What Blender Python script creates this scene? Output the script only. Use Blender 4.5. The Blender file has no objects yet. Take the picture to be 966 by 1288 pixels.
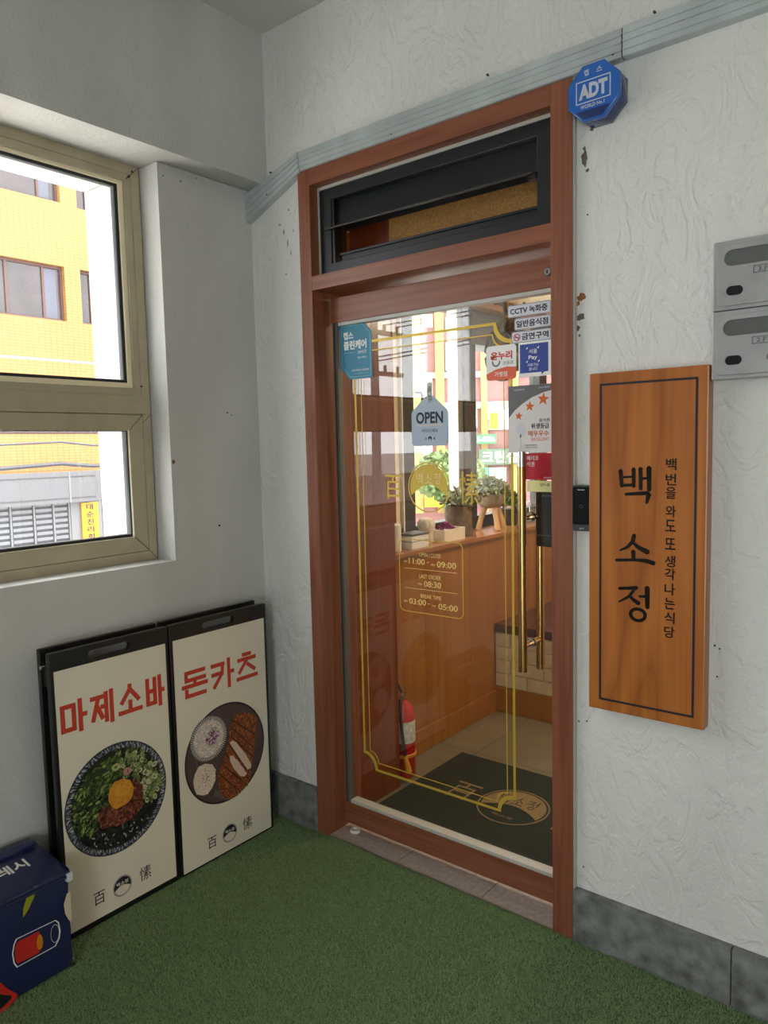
import bpy, bmesh, math, random
import numpy as np
from mathutils import Vector, Matrix
random.seed(7); np.random.seed(7)
C = bpy.context.scene.collection
PI = math.pi
# ---------------------------------------------------------------- camera
YAW, PITCH, ROLL, FPX = 0.676983, -0.0881365, -0.0231299, 932.63
CAM = Vector((1.97628, -2.00058, 1.50157))
fw = Vector((-math.sin(YAW)*math.cos(PITCH), math.cos(YAW)*math.cos(PITCH), math.sin(PITCH)))
r0 = Vector((math.cos(YAW), math.sin(YAW), 0)); u0 = r0.cross(fw)
cr = math.cos(ROLL)*r0 + math.sin(ROLL)*u0
cu = -math.sin(ROLL)*r0 + math.cos(ROLL)*u0
cd = bpy.data.cameras.new('camera'); cam = bpy.data.objects.new('camera', cd); C.objects.link(cam)
m = Matrix((cr, cu, -fw)).transposed().to_4x4(); m.translation = CAM; cam.matrix_world = m
cd.sensor_fit = 'HORIZONTAL'; cd.sensor_width = 36; cd.lens = FPX/966*36; cd.clip_start = .05; cd.clip_end = 300
bpy.context.scene.camera = cam
# ---------------------------------------------------------------- world, overcast daylight with added street-bounce sunlight, exposure
sc = bpy.context.scene
sc.view_settings.view_transform = 'Standard'; sc.view_settings.look = 'None'
sc.view_settings.gamma = 1; sc.view_settings.use_curve_mapping = False
sc.view_settings.exposure = 0.5
w = bpy.data.worlds.new('overcast_sky'); sc.world = w; w.use_nodes = True
bgn = w.node_tree.nodes['Background']; bgn.inputs[0].default_value = (.97, .985, 1, 1); bgn.inputs[1].default_value = 5.2
sl_ = bpy.data.lights.new('bounce_sun', 'SUN'); sl_.energy = 12; sl_.angle = .06; sl_.color = (1, .97, .92)
so_ = bpy.data.objects.new('bounce_sun', sl_); C.objects.link(so_); so_.rotation_euler = (-math.radians(28), 0, 0)   # added high along the street so pale paving throws light up indoors
def area(name, loc, size, energy, color, rot=(0, 0, 0), portal=False):
    l = bpy.data.lights.new(name, 'AREA'); l.shape = 'RECTANGLE'; l.size, l.size_y = size; l.energy = energy; l.color = color
    o = bpy.data.objects.new(name, l); C.objects.link(o); o.location = loc; o.rotation_euler = rot
    if portal: l.cycles.is_portal = True
    return o
# portals only guide sampling of the sky through real openings
area('sky_portal', (-.80, -1.25, 1.80), (1.4, 1.7), 1, (1, 1, 1), (0, -PI/2, 0), True)
area('sky_portal', (2.65, -4.32, 1.15), (1.1, 2.3), 1, (1, 1, 1), (PI/2, 0, 0), True)
area('sky_portal', (-.50, 2.1, 1.65), (1.3, 2.4), 1, (1, 1, 1), (0, -PI/2, 0), True)
area('ceiling_lamp_light', (.75, 1.5, 2.27), (.5, .5), 14, (1, .80, .56))
# ---------------------------------------------------------------- helpers
def at(ax, val, px, py):
    """the point of the photograph's ray on a real plane (ax 'X','Y','Z' = val)"""
    d = fw + cr*((px-483)/FPX) - cu*((py-644)/FPX); i = 'XYZ'.index(ax)
    return CAM + d*((val-CAM[i])/d[i])
ORG = {}
def org(o): return ORG.get(o.as_pointer(), Vector((0, 0, 0))) if o else Vector((0, 0, 0))
def tag(o, label=None, cat=None, group=None, kind=None):
    if label: o['label'] = label
    if cat: o['category'] = cat
    if group: o['group'] = group
    if kind: o['kind'] = kind
    return o
def thing(name, label, cat, loc, group=None):
    o = bpy.data.objects.new(name, None); C.objects.link(o); o.location = loc; o.empty_display_size = .05
    ORG[o.as_pointer()] = Vector(loc); return tag(o, label, cat, group)
def link(name, me, mat, parent=None, base=None):
    """mesh data is in world space; moved to the thing's own base"""
    for mt in (mat if isinstance(mat, (list, tuple)) else [mat]):
        if mt and len(me.materials) < (len(mat) if isinstance(mat, (list, tuple)) else 1): me.materials.append(mt)
    o = bpy.data.objects.new(name, me); C.objects.link(o)
    if parent is not None:
        b = org(parent); o.parent = parent; ORG[o.as_pointer()] = b
    else:
        if base is None:
            n = len(me.vertices); a = np.empty(n*3); me.vertices.foreach_get('co', a); a = a.reshape(-1, 3)
            base = Vector(((a[:, 0].min()+a[:, 0].max())/2, (a[:, 1].min()+a[:, 1].max())/2, a[:, 2].min()))
        b = Vector(base); o.location = b; ORG[o.as_pointer()] = b
    me.transform(Matrix.Translation(-b)); return o
def bm_link(name, bm, mat, parent=None, smooth=False, base=None):
    bmesh.ops.recalc_face_normals(bm, faces=bm.faces)
    me = bpy.data.meshes.new(name); bm.to_mesh(me); bm.free()
    if smooth:
        me.polygons.foreach_set('use_smooth', [True]*len(me.polygons)); me.set_sharp_from_angle(angle=.6)
    return link(name, me, mat, parent, base)
def addbox(bm, lo, hi, bev=0):
    lo, hi = Vector(lo), Vector(hi)
    r = bmesh.ops.create_cube(bm, size=1); vs = r['verts']
    for v in vs: v.co = Vector(((lo[i]+hi[i])/2 + v.co[i]*(hi[i]-lo[i]) for i in range(3)))
    if bev:
        es = list({e for v in vs for e in v.link_edges})
        bmesh.ops.bevel(bm, geom=es, offset=bev, segments=2, affect='EDGES', profile=.6)
def box(name, lo, hi, mat, parent=None, bev=0):
    bm = bmesh.new(); addbox(bm, lo, hi, bev); return bm_link(name, bm, mat, parent)
def addcyl(bm, a, b, ra, rb=None, n=16, cap=True):
    a, b = Vector(a), Vector(b); d = b-a; rb = ra if rb is None else rb
    q = d.to_track_quat('Z', 'Y').to_matrix()
    A = [bm.verts.new(a + q@Vector((math.cos(2*PI*i/n)*ra, math.sin(2*PI*i/n)*ra, 0))) for i in range(n)]
    B = [bm.verts.new(b + q@Vector((math.cos(2*PI*i/n)*rb, math.sin(2*PI*i/n)*rb, 0))) for i in range(n)]
    for i in range(n): bm.faces.new((A[i], A[(i+1) % n], B[(i+1) % n], B[i]))
    if cap: bm.faces.new(A[::-1]); bm.faces.new(B)
def cyl(name, a, b, ra, mat, parent=None, rb=None, n=20):
    bm = bmesh.new(); addcyl(bm, a, b, ra, rb, n); return bm_link(name, bm, mat, parent, True)
def addtube(bm, pts, r, n=8, closed=False):
    pts = [Vector(p) for p in pts]; rings = []; rr = r if isinstance(r, (list, tuple)) else [r]*len(pts)
    up = Vector((0, 0, 1))
    for i, p in enumerate(pts):
        t = (pts[(i+1) % len(pts)]-pts[i-1]) if closed or 0 < i < len(pts)-1 else (pts[1]-pts[0] if i == 0 else pts[-1]-pts[-2])
        t.normalize(); s = t.cross(up)
        if s.length < .05: s = t.cross(Vector((0, 1, 0)))
        s.normalize(); v = s.cross(t)
        rings.append([bm.verts.new(p + (s*math.cos(2*PI*k/n)+v*math.sin(2*PI*k/n))*rr[i]) for k in range(n)])
    for i in range(len(rings) if closed else len(rings)-1):
        A, B = rings[i], rings[(i+1) % len(rings)]
        for k in range(n): bm.faces.new((A[k], A[(k+1) % n], B[(k+1) % n], B[k]))
    if not closed: bm.faces.new(rings[0][::-1]); bm.faces.new(rings[-1])
def tube(name, pts, r, mat, parent=None, n=10, closed=False):
    bm = bmesh.new(); addtube(bm, pts, r, n, closed); return bm_link(name, bm, mat, parent, True)
def lathe(name, prof, c, mat, parent=None, n=28, wob=0):
    bm = bmesh.new(); c = Vector(c); rings = []
    for j, (r, z) in enumerate(prof):
        rings.append([bm.verts.new(c+Vector((math.cos(2*PI*k/n)*r*(1+wob*math.sin(3*k+j)), math.sin(2*PI*k/n)*r*(1+wob*math.cos(2*k+j*2)), z))) for k in range(n)])
    for A, B in zip(rings, rings[1:]):
        for k in range(n): bm.faces.new((A[k], A[(k+1) % n], B[(k+1) % n], B[k]))
    bm.faces.new(rings[0][::-1]); bm.faces.new(rings[-1])
    return bm_link(name, bm, mat, parent, True)
class F:
    """a flat working frame: 2D (x right, y up) on a real surface, z outwards"""
    def __init__(s, o, r, u): s.o, s.r, s.u = Vector(o), Vector(r).normalized(), Vector(u).normalized(); s.n = s.r.cross(s.u)
    def p(s, x, y, z=0): return s.o+s.r*x+s.u*y+s.n*z
    def mat(s): m = Matrix((s.r, s.u, s.n)).transposed().to_4x4(); m.translation = s.o; return m
def door_frame(y): return F((0, y, 0), (1, 0, 0), (0, 0, 1))     # 2D coords are world X,Z, facing the room
def side_frame(x): return F((x, 0, 0), (0, 1, 0), (0, 0, 1))     # 2D coords are world Y,Z, facing the room
def up_frame(z): return F((0, 0, z), (1, 0, 0), (0, 1, 0))
def conv(cu):
    o = bpy.data.objects.new('tmp', cu); C.objects.link(o)
    dg = bpy.context.evaluated_depsgraph_get(); me = bpy.data.meshes.new_from_object(o.evaluated_get(dg))
    bpy.data.objects.remove(o); bpy.data.curves.remove(cu); me.materials.clear(); return me
def shape(name, loops, fr, z0, z1, mat, parent=None, bevel=0, base=None):
    """flat plate with real thickness from closed outlines (later loops inside the first are holes)"""
    cu_ = bpy.data.curves.new(name, 'CURVE'); cu_.dimensions = '2D'; cu_.fill_mode = 'BOTH'
    for lp in loops:
        sp = cu_.splines.new('POLY'); sp.points.add(len(lp)-1); sp.use_cyclic_u = True
        for q, (x, y) in zip(sp.points, lp): q.co = (x, y, 0, 1)
    cu_.extrude = max((z1-z0)/2-bevel, 0); cu_.bevel_depth = bevel; cu_.bevel_resolution = 1
    if bevel: cu_.offset = -bevel
    me = conv(cu_); me.transform(fr.mat()@Matrix.Translation((0, 0, (z0+z1)/2))); return link(name, me, mat, parent, base)
def rrect(x0, y0, x1, y1, r=0, n=5):
    if r <= 0: return [(x0, y0), (x1, y0), (x1, y1), (x0, y1)]
    o = []
    for cx, cy, a in ((x1-r, y0+r, -PI/2), (x1-r, y1-r, 0), (x0+r, y1-r, PI/2), (x0+r, y0+r, PI)):
        o += [(cx+r*math.cos(a+PI/2*k/n), cy+r*math.sin(a+PI/2*k/n)) for k in range(n+1)]
    return o
def circ(cx, cy, r, n=40, ry=None): return [(cx+r*math.cos(2*PI*k/n), cy+(ry or r)*math.sin(2*PI*k/n)) for k in range(n)]
def text(body, fr, cx, cy, w_, h_, mat, parent, z=0, t=.0006, bold=0, name='lettering', shear=0):
    cu_ = bpy.data.curves.new('txt', 'FONT'); cu_.body = body; cu_.size = 1; cu_.offset = bold; cu_.extrude = .5; cu_.shear = shear; cu_.resolution_u = 3
    me = conv(cu_); n = len(me.vertices); a = np.empty(n*3); me.vertices.foreach_get('co', a); a = a.reshape(-1, 3)
    lo, hi = a.min(0), a.max(0); S = (hi-lo); a -= (lo+hi)/2
    sx = w_/S[0] if w_ else h_/S[1]; sy = h_/S[1] if h_ else sx
    a *= np.array((sx, sy, t)); a += np.array((cx, cy, z+t/2)); me.vertices.foreach_set('co', a.ravel()); me.transform(fr.mat())
    return link(name, me, mat, parent)
def strokes(name, lines, width, fr, x0, y0, sx, sy, z, mat, parent, t=.0006):
    bm = bmesh.new(); k = 0
    for ln in lines:
        for (ax, ay), (bx, by) in zip(ln, ln[1:]):
            a = Vector((x0+ax*sx, y0+ay*sy)); b = Vector((x0+bx*sx, y0+by*sy)); d = (b-a).normalized(); p = Vector((-d.y, d.x))*width/2
            hor = abs(d.y) < .2; e = d*(width/2 if (hor or abs(d.x) < .2) else width*.2); a -= e; b += e; zz = z+t+k*.00002; k += 1
            q = [a-p, b-p, b+p, a+p]
            T = [bm.verts.new(fr.p(v.x, v.y, zz)) for v in q]; B = [bm.verts.new(fr.p(v.x, v.y, z)) for v in q]
            bm.faces.new(T)
            for i in range(4): bm.faces.new((B[i], B[(i+1) % 4], T[(i+1) % 4], T[i]))
    return bm_link(name, bm, mat, parent)
def brush(name, lines, fr, x0, y0, sx, sy, z, mat, parent, t=.0015, fat=1):
    """brush lettering: each stroke a ribbon whose width changes along it"""
    bm = bmesh.new()
    k = 0
    for ln in lines:
        P = [Vector((x0+a*sx, y0+b*sy)) for a, b, c in ln]; W = [c*fat*sx/2 for a, b, c in ln]; zz = z+t+k*.00005; k += 1
        L, R_ = [], []
        for i, p in enumerate(P):
            d = (P[min(i+1, len(P)-1)]-P[max(i-1, 0)]).normalized(); q = Vector((-d.y, d.x))*W[i]; L.append(p+q); R_.append(p-q)
        d0 = (P[0]-P[1]).normalized()*W[0]*.7; d1 = (P[-1]-P[-2]).normalized()*W[-1]*.7
        out = L+[P[-1]+d1+(L[-1]-P[-1])*.4, P[-1]+d1-(L[-1]-P[-1])*.4]+R_[::-1]+[P[0]+d0-(L[0]-P[0])*.4, P[0]+d0+(L[0]-P[0])*.4]
        T = [bm.verts.new(fr.p(v.x, v.y, zz)) for v in out]; B = [bm.verts.new(fr.p(v.x, v.y, z)) for v in out]
        n = len(out); bm.faces.new(T)
        for i in range(n): bm.faces.new((B[i], B[(i+1) % n], T[(i+1) % n], T[i]))
    bmesh.ops.triangulate(bm, faces=[f for f in bm.faces if len(f.verts) > 4])
    return bm_link(name, bm, mat, parent)
def arc(cx, cy, r, a0, a1, w_, n=12, ry=None): return [(cx+r*math.cos(a0+(a1-a0)*i/n), cy+(ry or r)*math.sin(a0+(a1-a0)*i/n), w_) for i in range(n+1)]
# ---------------------------------------------------------------- materials
def s2l(c): return tuple(((v/255)/12.92 if v/255 <= .04045 else ((v/255+.055)/1.055)**2.4) for v in c)+(1,)
def mat(name, rgb, rough=.6, metal=0, bump=0, bscale=200, var=0, vscale=6, stretch=None, emit=0, spec=None, coat=0):
    M = bpy.data.materials.new(name); M.use_nodes = True; N = M.node_tree.nodes; L = M.node_tree.links; b = N['Principled BSDF']
    col = s2l(rgb); b.inputs['Base Color'].default_value = col; b.inputs['Roughness'].default_value = rough; b.inputs['Metallic'].default_value = metal
    if spec is not None: b.inputs['Specular IOR Level'].default_value = spec
    if coat: b.inputs['Coat Weight'].default_value = coat; b.inputs['Coat Roughness'].default_value = .15
    if emit: b.inputs['Emission Color'].default_value = col; b.inputs['Emission Strength'].default_value = emit
    if var or bump:
        tc = N.new('ShaderNodeTexCoord'); mp = N.new('ShaderNodeMapping'); L.new(tc.outputs['Object'], mp.inputs[0]); mp.inputs['Scale'].default_value = stretch or (1, 1, 1)
    if var:
        n = N.new('ShaderNodeTexNoise'); n.inputs['Scale'].default_value = vscale; n.inputs['Detail'].default_value = 6; L.new(mp.outputs[0], n.inputs['Vector'])
        r = N.new('ShaderNodeValToRGB'); L.new(n.outputs[0], r.inputs[0]); r.color_ramp.elements[0].position = .3; r.color_ramp.elements[1].position = .7
        r.color_ramp.elements[0].color = tuple(v*(1-var) for v in col[:3])+(1,); r.color_ramp.elements[1].color = tuple(min(1, v*(1+var)) for v in col[:3])+(1,)
        L.new(r.outputs[0], b.inputs['Base Color'])
    if bump:
        n = N.new('ShaderNodeTexNoise'); n.inputs['Scale'].default_value = bscale; n.inputs['Detail'].default_value = 4; L.new(mp.outputs[0], n.inputs['Vector'])
        bp = N.new('ShaderNodeBump'); bp.inputs['Strength'].default_value = bump; bp.inputs['Distance'].default_value = .003; L.new(n.outputs[0], bp.inputs['Height']); L.new(bp.outputs[0], b.inputs['Normal'])
    return M
def wood(name, rgb, dark, rough=.4, axis=2, scale=1.0, contrast=1.0, coat=0, rings=0):
    M = mat(name, rgb, rough, coat=coat); N = M.node_tree.nodes; L = M.node_tree.links; b = N['Principled BSDF']
    tc = N.new('ShaderNodeTexCoord'); mp = N.new('ShaderNodeMapping'); L.new(tc.outputs['Object'], mp.inputs[0])
    s = [60*scale]*3; s[axis] = 2.2*scale; mp.inputs['Scale'].default_value = s
    n = N.new('ShaderNodeTexNoise'); n.inputs['Scale'].default_value = 1; n.inputs['Detail'].default_value = 7; n.inputs['Distortion'].default_value = .4; L.new(mp.outputs[0], n.inputs['Vector'])
    r = N.new('ShaderNodeValToRGB'); r.color_ramp.elements[0].position = .5-.2/contrast; r.color_ramp.elements[1].position = .5+.2/contrast
    r.color_ramp.elements[0].color = s2l(dark); r.color_ramp.elements[1].color = s2l(rgb); last = n.outputs[0]
    if rings:
        mp2 = N.new('ShaderNodeMapping'); L.new(tc.outputs['Object'], mp2.inputs[0]); s2 = [1, 1, 1]; s2[axis] = .16; mp2.inputs['Scale'].default_value = s2
        n2 = N.new('ShaderNodeTexNoise'); n2.inputs['Scale'].default_value = 5.5; n2.inputs['Detail'].default_value = 1.5; L.new(mp2.outputs[0], n2.inputs['Vector'])
        m1 = N.new('ShaderNodeMath'); m1.operation = 'MULTIPLY'; m1.inputs[1].default_value = rings; L.new(n2.outputs[0], m1.inputs[0])
        m2 = N.new('ShaderNodeMath'); m2.operation = 'PINGPONG'; m2.inputs[1].default_value = 1; L.new(m1.outputs[0], m2.inputs[0])
        m3 = N.new('ShaderNodeMath'); m3.operation = 'POWER'; m3.inputs[1].default_value = .5; L.new(m2.outputs[0], m3.inputs[0])
        mx = N.new('ShaderNodeMath'); mx.operation = 'MULTIPLY_ADD'; mx.inputs[1].default_value = .32; L.new(m3.outputs[0], mx.inputs[0])
        m4 = N.new('ShaderNodeMath'); m4.operation = 'MULTIPLY'; m4.inputs[1].default_value = .62; L.new(n.outputs[0], m4.inputs[0]); L.new(m4.outputs[0], mx.inputs[2]); last = mx.outputs[0]
    L.new(last, r.inputs[0]); L.new(r.outputs[0], b.inputs['Base Color'])
    bp = N.new('ShaderNodeBump'); bp.inputs['Strength'].default_value = .12; bp.inputs['Distance'].default_value = .001; L.new(n.outputs[0], bp.inputs['Height']); L.new(bp.outputs[0], b.inputs['Normal'])
    return M
def plaster(name, rgb, trowel=0, grime=.12):
    M = mat(name, rgb, .75); N = M.node_tree.nodes; L = M.node_tree.links; b = N['Principled BSDF']; col = s2l(rgb)
    tc = N.new('ShaderNodeTexCoord')
    def noise(scale, det, dist=0, st=(1, 1, 1)):
        mp = N.new('ShaderNodeMapping'); L.new(tc.outputs['Object'], mp.inputs[0]); mp.inputs['Scale'].default_value = st
        n = N.new('ShaderNodeTexNoise'); n.inputs['Scale'].default_value = scale; n.inputs['Detail'].default_value = det; n.inputs['Distortion'].default_value = dist; L.new(mp.outputs[0], n.inputs['Vector']); return n.outputs[0]
    g = noise(2.2, 6, .3, (1, 1, .35)); r = N.new('ShaderNodeValToRGB'); L.new(g, r.inputs[0])
    r.color_ramp.elements[0].position = .3; r.color_ramp.elements[1].position = .62
    r.color_ramp.elements[0].color = tuple(v*(1-grime) for v in col[:3])+(1,); r.color_ramp.elements[1].color = col; L.new(r.outputs[0], b.inputs['Base Color'])
    fine = noise(110, 5); b1 = N.new('ShaderNodeBump'); b1.inputs['Strength'].default_value = .55; b1.inputs['Distance'].default_value = .0035; L.new(fine, b1.inputs['Height'])
    med = noise(14, 5, .6); b2 = N.new('ShaderNodeBump'); b2.inputs['Strength'].default_value = .5; b2.inputs['Distance'].default_value = .008; L.new(med, b2.inputs['Height']); L.new(b1.outputs[0], b2.inputs['Normal'])
    out = b2.outputs[0]
    if trowel:
        t = noise(9, 3, 3.0, (1, 1, .55)); rr = N.new('ShaderNodeValToRGB'); L.new(t, rr.inputs[0]); rr.color_ramp.elements[0].position = .42; rr.color_ramp.elements[1].position = .55
        b3 = N.new('ShaderNodeBump'); b3.inputs['Strength'].default_value = trowel; b3.inputs['Distance'].default_value = .007; L.new(rr.outputs[0], b3.inputs['Height']); L.new(out, b3.inputs['Normal']); out = b3.outputs[0]
    L.new(out, b.inputs['Normal']); return M
def glass(name, tint=(1, 1, 1), base=.04):
    """thin clear pane: transparent with a Fresnel (Schlick) mirror reflection"""
    M = bpy.data.materials.new(name); M.use_nodes = True; N = M.node_tree.nodes; L = M.node_tree.links; N.clear()
    out = N.new('ShaderNodeOutputMaterial'); mx = N.new('ShaderNodeMixShader'); tr = N.new('ShaderNodeBsdfTransparent'); gl = N.new('ShaderNodeBsdfGlossy')
    tr.inputs[0].default_value = tuple(tint)+(1,); gl.inputs['Roughness'].default_value = 0; gl.inputs[0].default_value = (1, 1, 1, 1)
    ge = N.new('ShaderNodeNewGeometry'); dt = N.new('ShaderNodeVectorMath'); dt.operation = 'DOT_PRODUCT'; L.new(ge.outputs['Normal'], dt.inputs[0]); L.new(ge.outputs['Incoming'], dt.inputs[1])
    def mth(op, a, b): n = N.new('ShaderNodeMath'); n.operation = op; (L.new(a, n.inputs[0]) if not isinstance(a, (int, float)) else setattr(n.inputs[0], 'default_value', a)); n.inputs[1].default_value = b if isinstance(b, (int, float)) else 0; return n
    ab = mth('ABSOLUTE', dt.outputs['Value'], 0); s = N.new('ShaderNodeMath'); s.operation = 'SUBTRACT'; s.inputs[0].default_value = 1; L.new(ab.outputs[0], s.inputs[1])
    pw = mth('POWER', s.outputs[0], 5); ml = mth('MULTIPLY', pw.outputs[0], 1-base); ad = mth('ADD', ml.outputs[0], base)
    L.new(ad.outputs[0], mx.inputs[0]); L.new(tr.outputs[0], mx.inputs[1]); L.new(gl.outputs[0], mx.inputs[2]); L.new(mx.outputs[0], out.inputs[0]); return M
def grid_mat(name, rgb, mortar, bw, bh, size, rot=(0, 0, 0), offset=0, rough=.5, var=.12):
    M = mat(name, rgb, rough); N = M.node_tree.nodes; L = M.node_tree.links; b = N['Principled BSDF']; c = s2l(rgb)
    tc = N.new('ShaderNodeTexCoord'); mp = N.new('ShaderNodeMapping'); L.new(tc.outputs['Object'], mp.inputs[0]); mp.inputs['Rotation'].default_value = rot
    br = N.new('ShaderNodeTexBrick'); L.new(mp.outputs[0], br.inputs['Vector']); br.inputs['Scale'].default_value = 1; br.inputs['Brick Width'].default_value = bw; br.inputs['Row Height'].default_value = bh
    br.inputs['Mortar Size'].default_value = size; br.offset = offset; br.inputs['Color1'].default_value = c; br.inputs['Color2'].default_value = tuple(v*(1-var) for v in c[:3])+(1,); br.inputs['Mortar'].default_value = s2l(mortar)
    L.new(br.outputs[0], b.inputs['Base Color']); return M
def attr_mat(name, rough=.5):
    M = mat(name, (255, 255, 255), rough); N = M.node_tree.nodes; a = N.new('ShaderNodeAttribute'); a.attribute_name = 'ink'; M.node_tree.links.new(a.outputs['Color'], N['Principled BSDF'].inputs['Base Color']); return M
m_frame = wood('frame_wood_film', (148, 90, 63), (118, 66, 44), .42, 2, 1, 1)
m_frame_h = wood('frame_wood_film_horizontal', (148, 90, 63), (118, 66, 44), .42, 0, 1, 1)
m_sign = wood('sign_wood', (188, 114, 50), (144, 78, 28), .38, 2, .8, .8, .25, 13)
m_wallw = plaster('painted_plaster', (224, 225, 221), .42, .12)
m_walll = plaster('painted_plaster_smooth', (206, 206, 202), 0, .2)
m_ceil = plaster('ceiling_paint', (214, 214, 208), 0, .08)
m_galv = mat('galvanised_steel', (190, 198, 200), .5, .35, .1, 60, .12, 9)
m_black = mat('black_plastic', (24, 22, 22), .35)
m_blackm = mat('black_paint', (26, 29, 33), .4)
m_dgrey = mat('dark_grey_frame', (58, 56, 54), .4)
m_alu = mat('aluminium', (176, 174, 166), .38, .85)
m_bead = mat('glazing_bead', (186, 184, 176), .45)
m_stile = mat('anodised_stile', (112, 110, 104), .4, .4)
m_beige = mat('beige_window_paint', (176, 166, 138), .45, 0, 0, 0, .08, 12)
m_cream = mat('cream_bevel', (240, 226, 192), .4)
m_gasket = mat('rubber_gasket', (38, 40, 40), .6)
m_glass = glass('clear_glass'); m_glassd = glass('door_glass', (.97, .985, .975), .045)
m_gold = mat('gold_vinyl', (202, 172, 66), .45, .25)
m_brass = mat('polished_brass', (196, 160, 104), .22, 1)
m_chrome = mat('chrome', (215, 212, 206), .15, 1)
m_granite = mat('granite', (116, 118, 116), .6, 0, .5, 60, .5, 22)
m_tile = mat('threshold_tile', (178, 168, 160), .5, 0, .1, 80, .18, 60)
m_tilein = mat('beige_floor_tile', (122, 110, 92), .38, 0, .05, 40, .12, 7)
m_grout = mat('grout', (176, 164, 140), .8)
m_brown = wood('brown_panel', (134, 66, 36), (106, 46, 24), .3, 2, .5, .8, .2)
m_orange = wood('orange_panel', (172, 114, 54), (146, 88, 38), .35, 2, .3, .7, .2)
m_dwood = wood('dark_wood_edge', (92, 44, 26), (66, 30, 18), .35, 0, .6)
m_ledge = wood('ledge_wood', (176, 118, 72), (150, 92, 50), .3, 1, .4, .7, .2)
m_white = mat('white', (235, 235, 232), .45)
m_paper = mat('poster_paper', (226, 220, 200), .4, 0, 0, 0, .04, 3)
m_red = mat('sticker_red', (176, 22, 40), .4); m_ored = mat('headline_orange_red', (196, 62, 38), .45)
m_orng = mat('vermilion', (222, 96, 60), .4); m_star = mat('star_orange', (210, 100, 24), .4)
m_blue = mat('sticker_blue', (38, 66, 150), .4); m_ink = mat('black_ink', (24, 26, 36), .5)
m_lgrey = mat('sticker_pale_grey', (206, 208, 216), .4); m_sgrey = mat('sticker_grey', (104, 104, 106), .4)
m_mat = mat('mat_pile', (30, 32, 32), .9, 0, .6, 300, .3, 60); m_tan = mat('mat_tan_print', (140, 116, 82), .9, 0, .5, 300, .12, 90)
m_steel = mat('brushed_steel', (176, 177, 178), .42, .6, .06, 120, .1, 9); m_steeld = mat('smoked_window', (112, 114, 114), .3, .4)
m_green = mat('leaf_green', (88, 112, 66), .6, 0, 0, 0, .35, 40)
# ---------------------------------------------------------------- setting: landing shell
def st(o): return tag(o, kind='structure')
XL, YW, ZC = -.28, .02, 3.05
st(box('wall_back', (XL-.3, YW, 2.5), (3.4, .22, ZC), m_wallw))
wb = bpy.data.objects['wall_back']
box('wall_pier', (XL-.02, YW, -.1), (0.0, .22, 2.5), m_wallw, wb)
box('wall_panel', (1.066, YW, -.1), (3.4, .22, 2.5), m_wallw, wb)
YO = -.402; ZS = 1.108
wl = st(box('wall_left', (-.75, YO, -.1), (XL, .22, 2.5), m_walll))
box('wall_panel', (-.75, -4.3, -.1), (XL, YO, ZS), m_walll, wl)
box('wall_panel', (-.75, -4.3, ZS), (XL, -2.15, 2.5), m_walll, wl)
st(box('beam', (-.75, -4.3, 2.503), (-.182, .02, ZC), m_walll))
st(box('ceiling', (-.75, -4.4, ZC), (3.4, .22, ZC+.1), m_ceil))
st(box('wall_right', (3.4, -4.4, -.1), (3.55, .22, ZC+.1), m_wallw))
wf = st(box('wall_front', (-.75, -4.4, -.1), (2.1, -4.25, ZC), m_wallw))
box('wall_panel', (2.1, -4.4, 2.3), (3.4, -4.25, ZC), m_wallw, wf); box('wall_panel', (3.2, -4.4, -.1), (3.4, -4.25, 2.3), m_wallw, wf)
# wall wear: chips, rust and screw holes that sit on the plaster
m_chip = mat('bare_cement', (104, 100, 88), .9, 0, .5, 90, .3, 40); m_rust = mat('rust_stain', (140, 92, 44), .8, 0, .3, 90, .4, 50)
def blob(px, py, rx, ry, m_, nm, sd=0):
    random.seed(sd+int(px)); p = at('Y', YW, px, py); fr = door_frame(YW)
    pts = [(p.x+rx*math.cos(a)*(f := random.uniform(.6, 1.15)), p.z+ry*math.sin(a)*f) for a in [2*PI*k/14 for k in range(14)]]
    shape(nm, [pts], fr, -.001, .0008, m_, wb)
for px, py, rx, ry in ((735, 200, .012, .024), (739, 214, .006, .005), (735, 187, .006, .006), (744, 163, .007, .005), (730, 399, .014, .011), (727, 413, .006, .008), (729, 422, .004, .004)): blob(px, py, rx, ry, m_chip, 'plaster_chip')
blob(731, 374, .014, .011, m_rust, 'rust_stain'); blob(727, 382, .006, .008, m_rust, 'rust_stain', 3)
for px, py in ((721, 904), (728, 907), (738, 907), (734, 1090), (739, 270), (889, 763), (899, 812), (905, 816), (363, 264), (360, 345), (902, 851)): blob(px, py, .0028, .0032, m_ink, 'screw_hole', 5)
def lblob(px, py, r, m_, nm):
    p = at('X', XL, px, py); shape(nm, [[(p.y+r*math.cos(a)*random.uniform(.7, 1.2), p.z+r*math.sin(a)*random.uniform(.7, 1.2)) for a in [k*PI/5 for k in range(10)]]], side_frame(XL), -.001, .0008, m_, wl)
for px, py, r in ((227, 228, .003), (205, 221, .0025), (247, 224, .0025), (286, 519, .004), (291, 522, .003), (276, 661, .005), (278, 162, .003)): lblob(px, py, r, m_ink, 'screw_hole')
for px, py, rx, ry in ((357, 292, .006, .012), (362, 306, .004, .014), (352, 283, .008, .003), (366, 318, .003, .01), (369, 290, .003, .006)): blob(px, py, rx, ry, mat('grey_scuff', (150, 150, 146), .9), 'plaster_scuff', 9)
for px, py in ((166, 216), (162, 222), (178, 486)):
    p = at('X', -.3798, px, py); cyl('screw_hole', (-.3815, p.y, p.z), (-.3795, p.y, p.z), .004, m_ink, wl, n=10)
lblob(218, 581, .007, m_rust, 'rust_stain')
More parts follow.
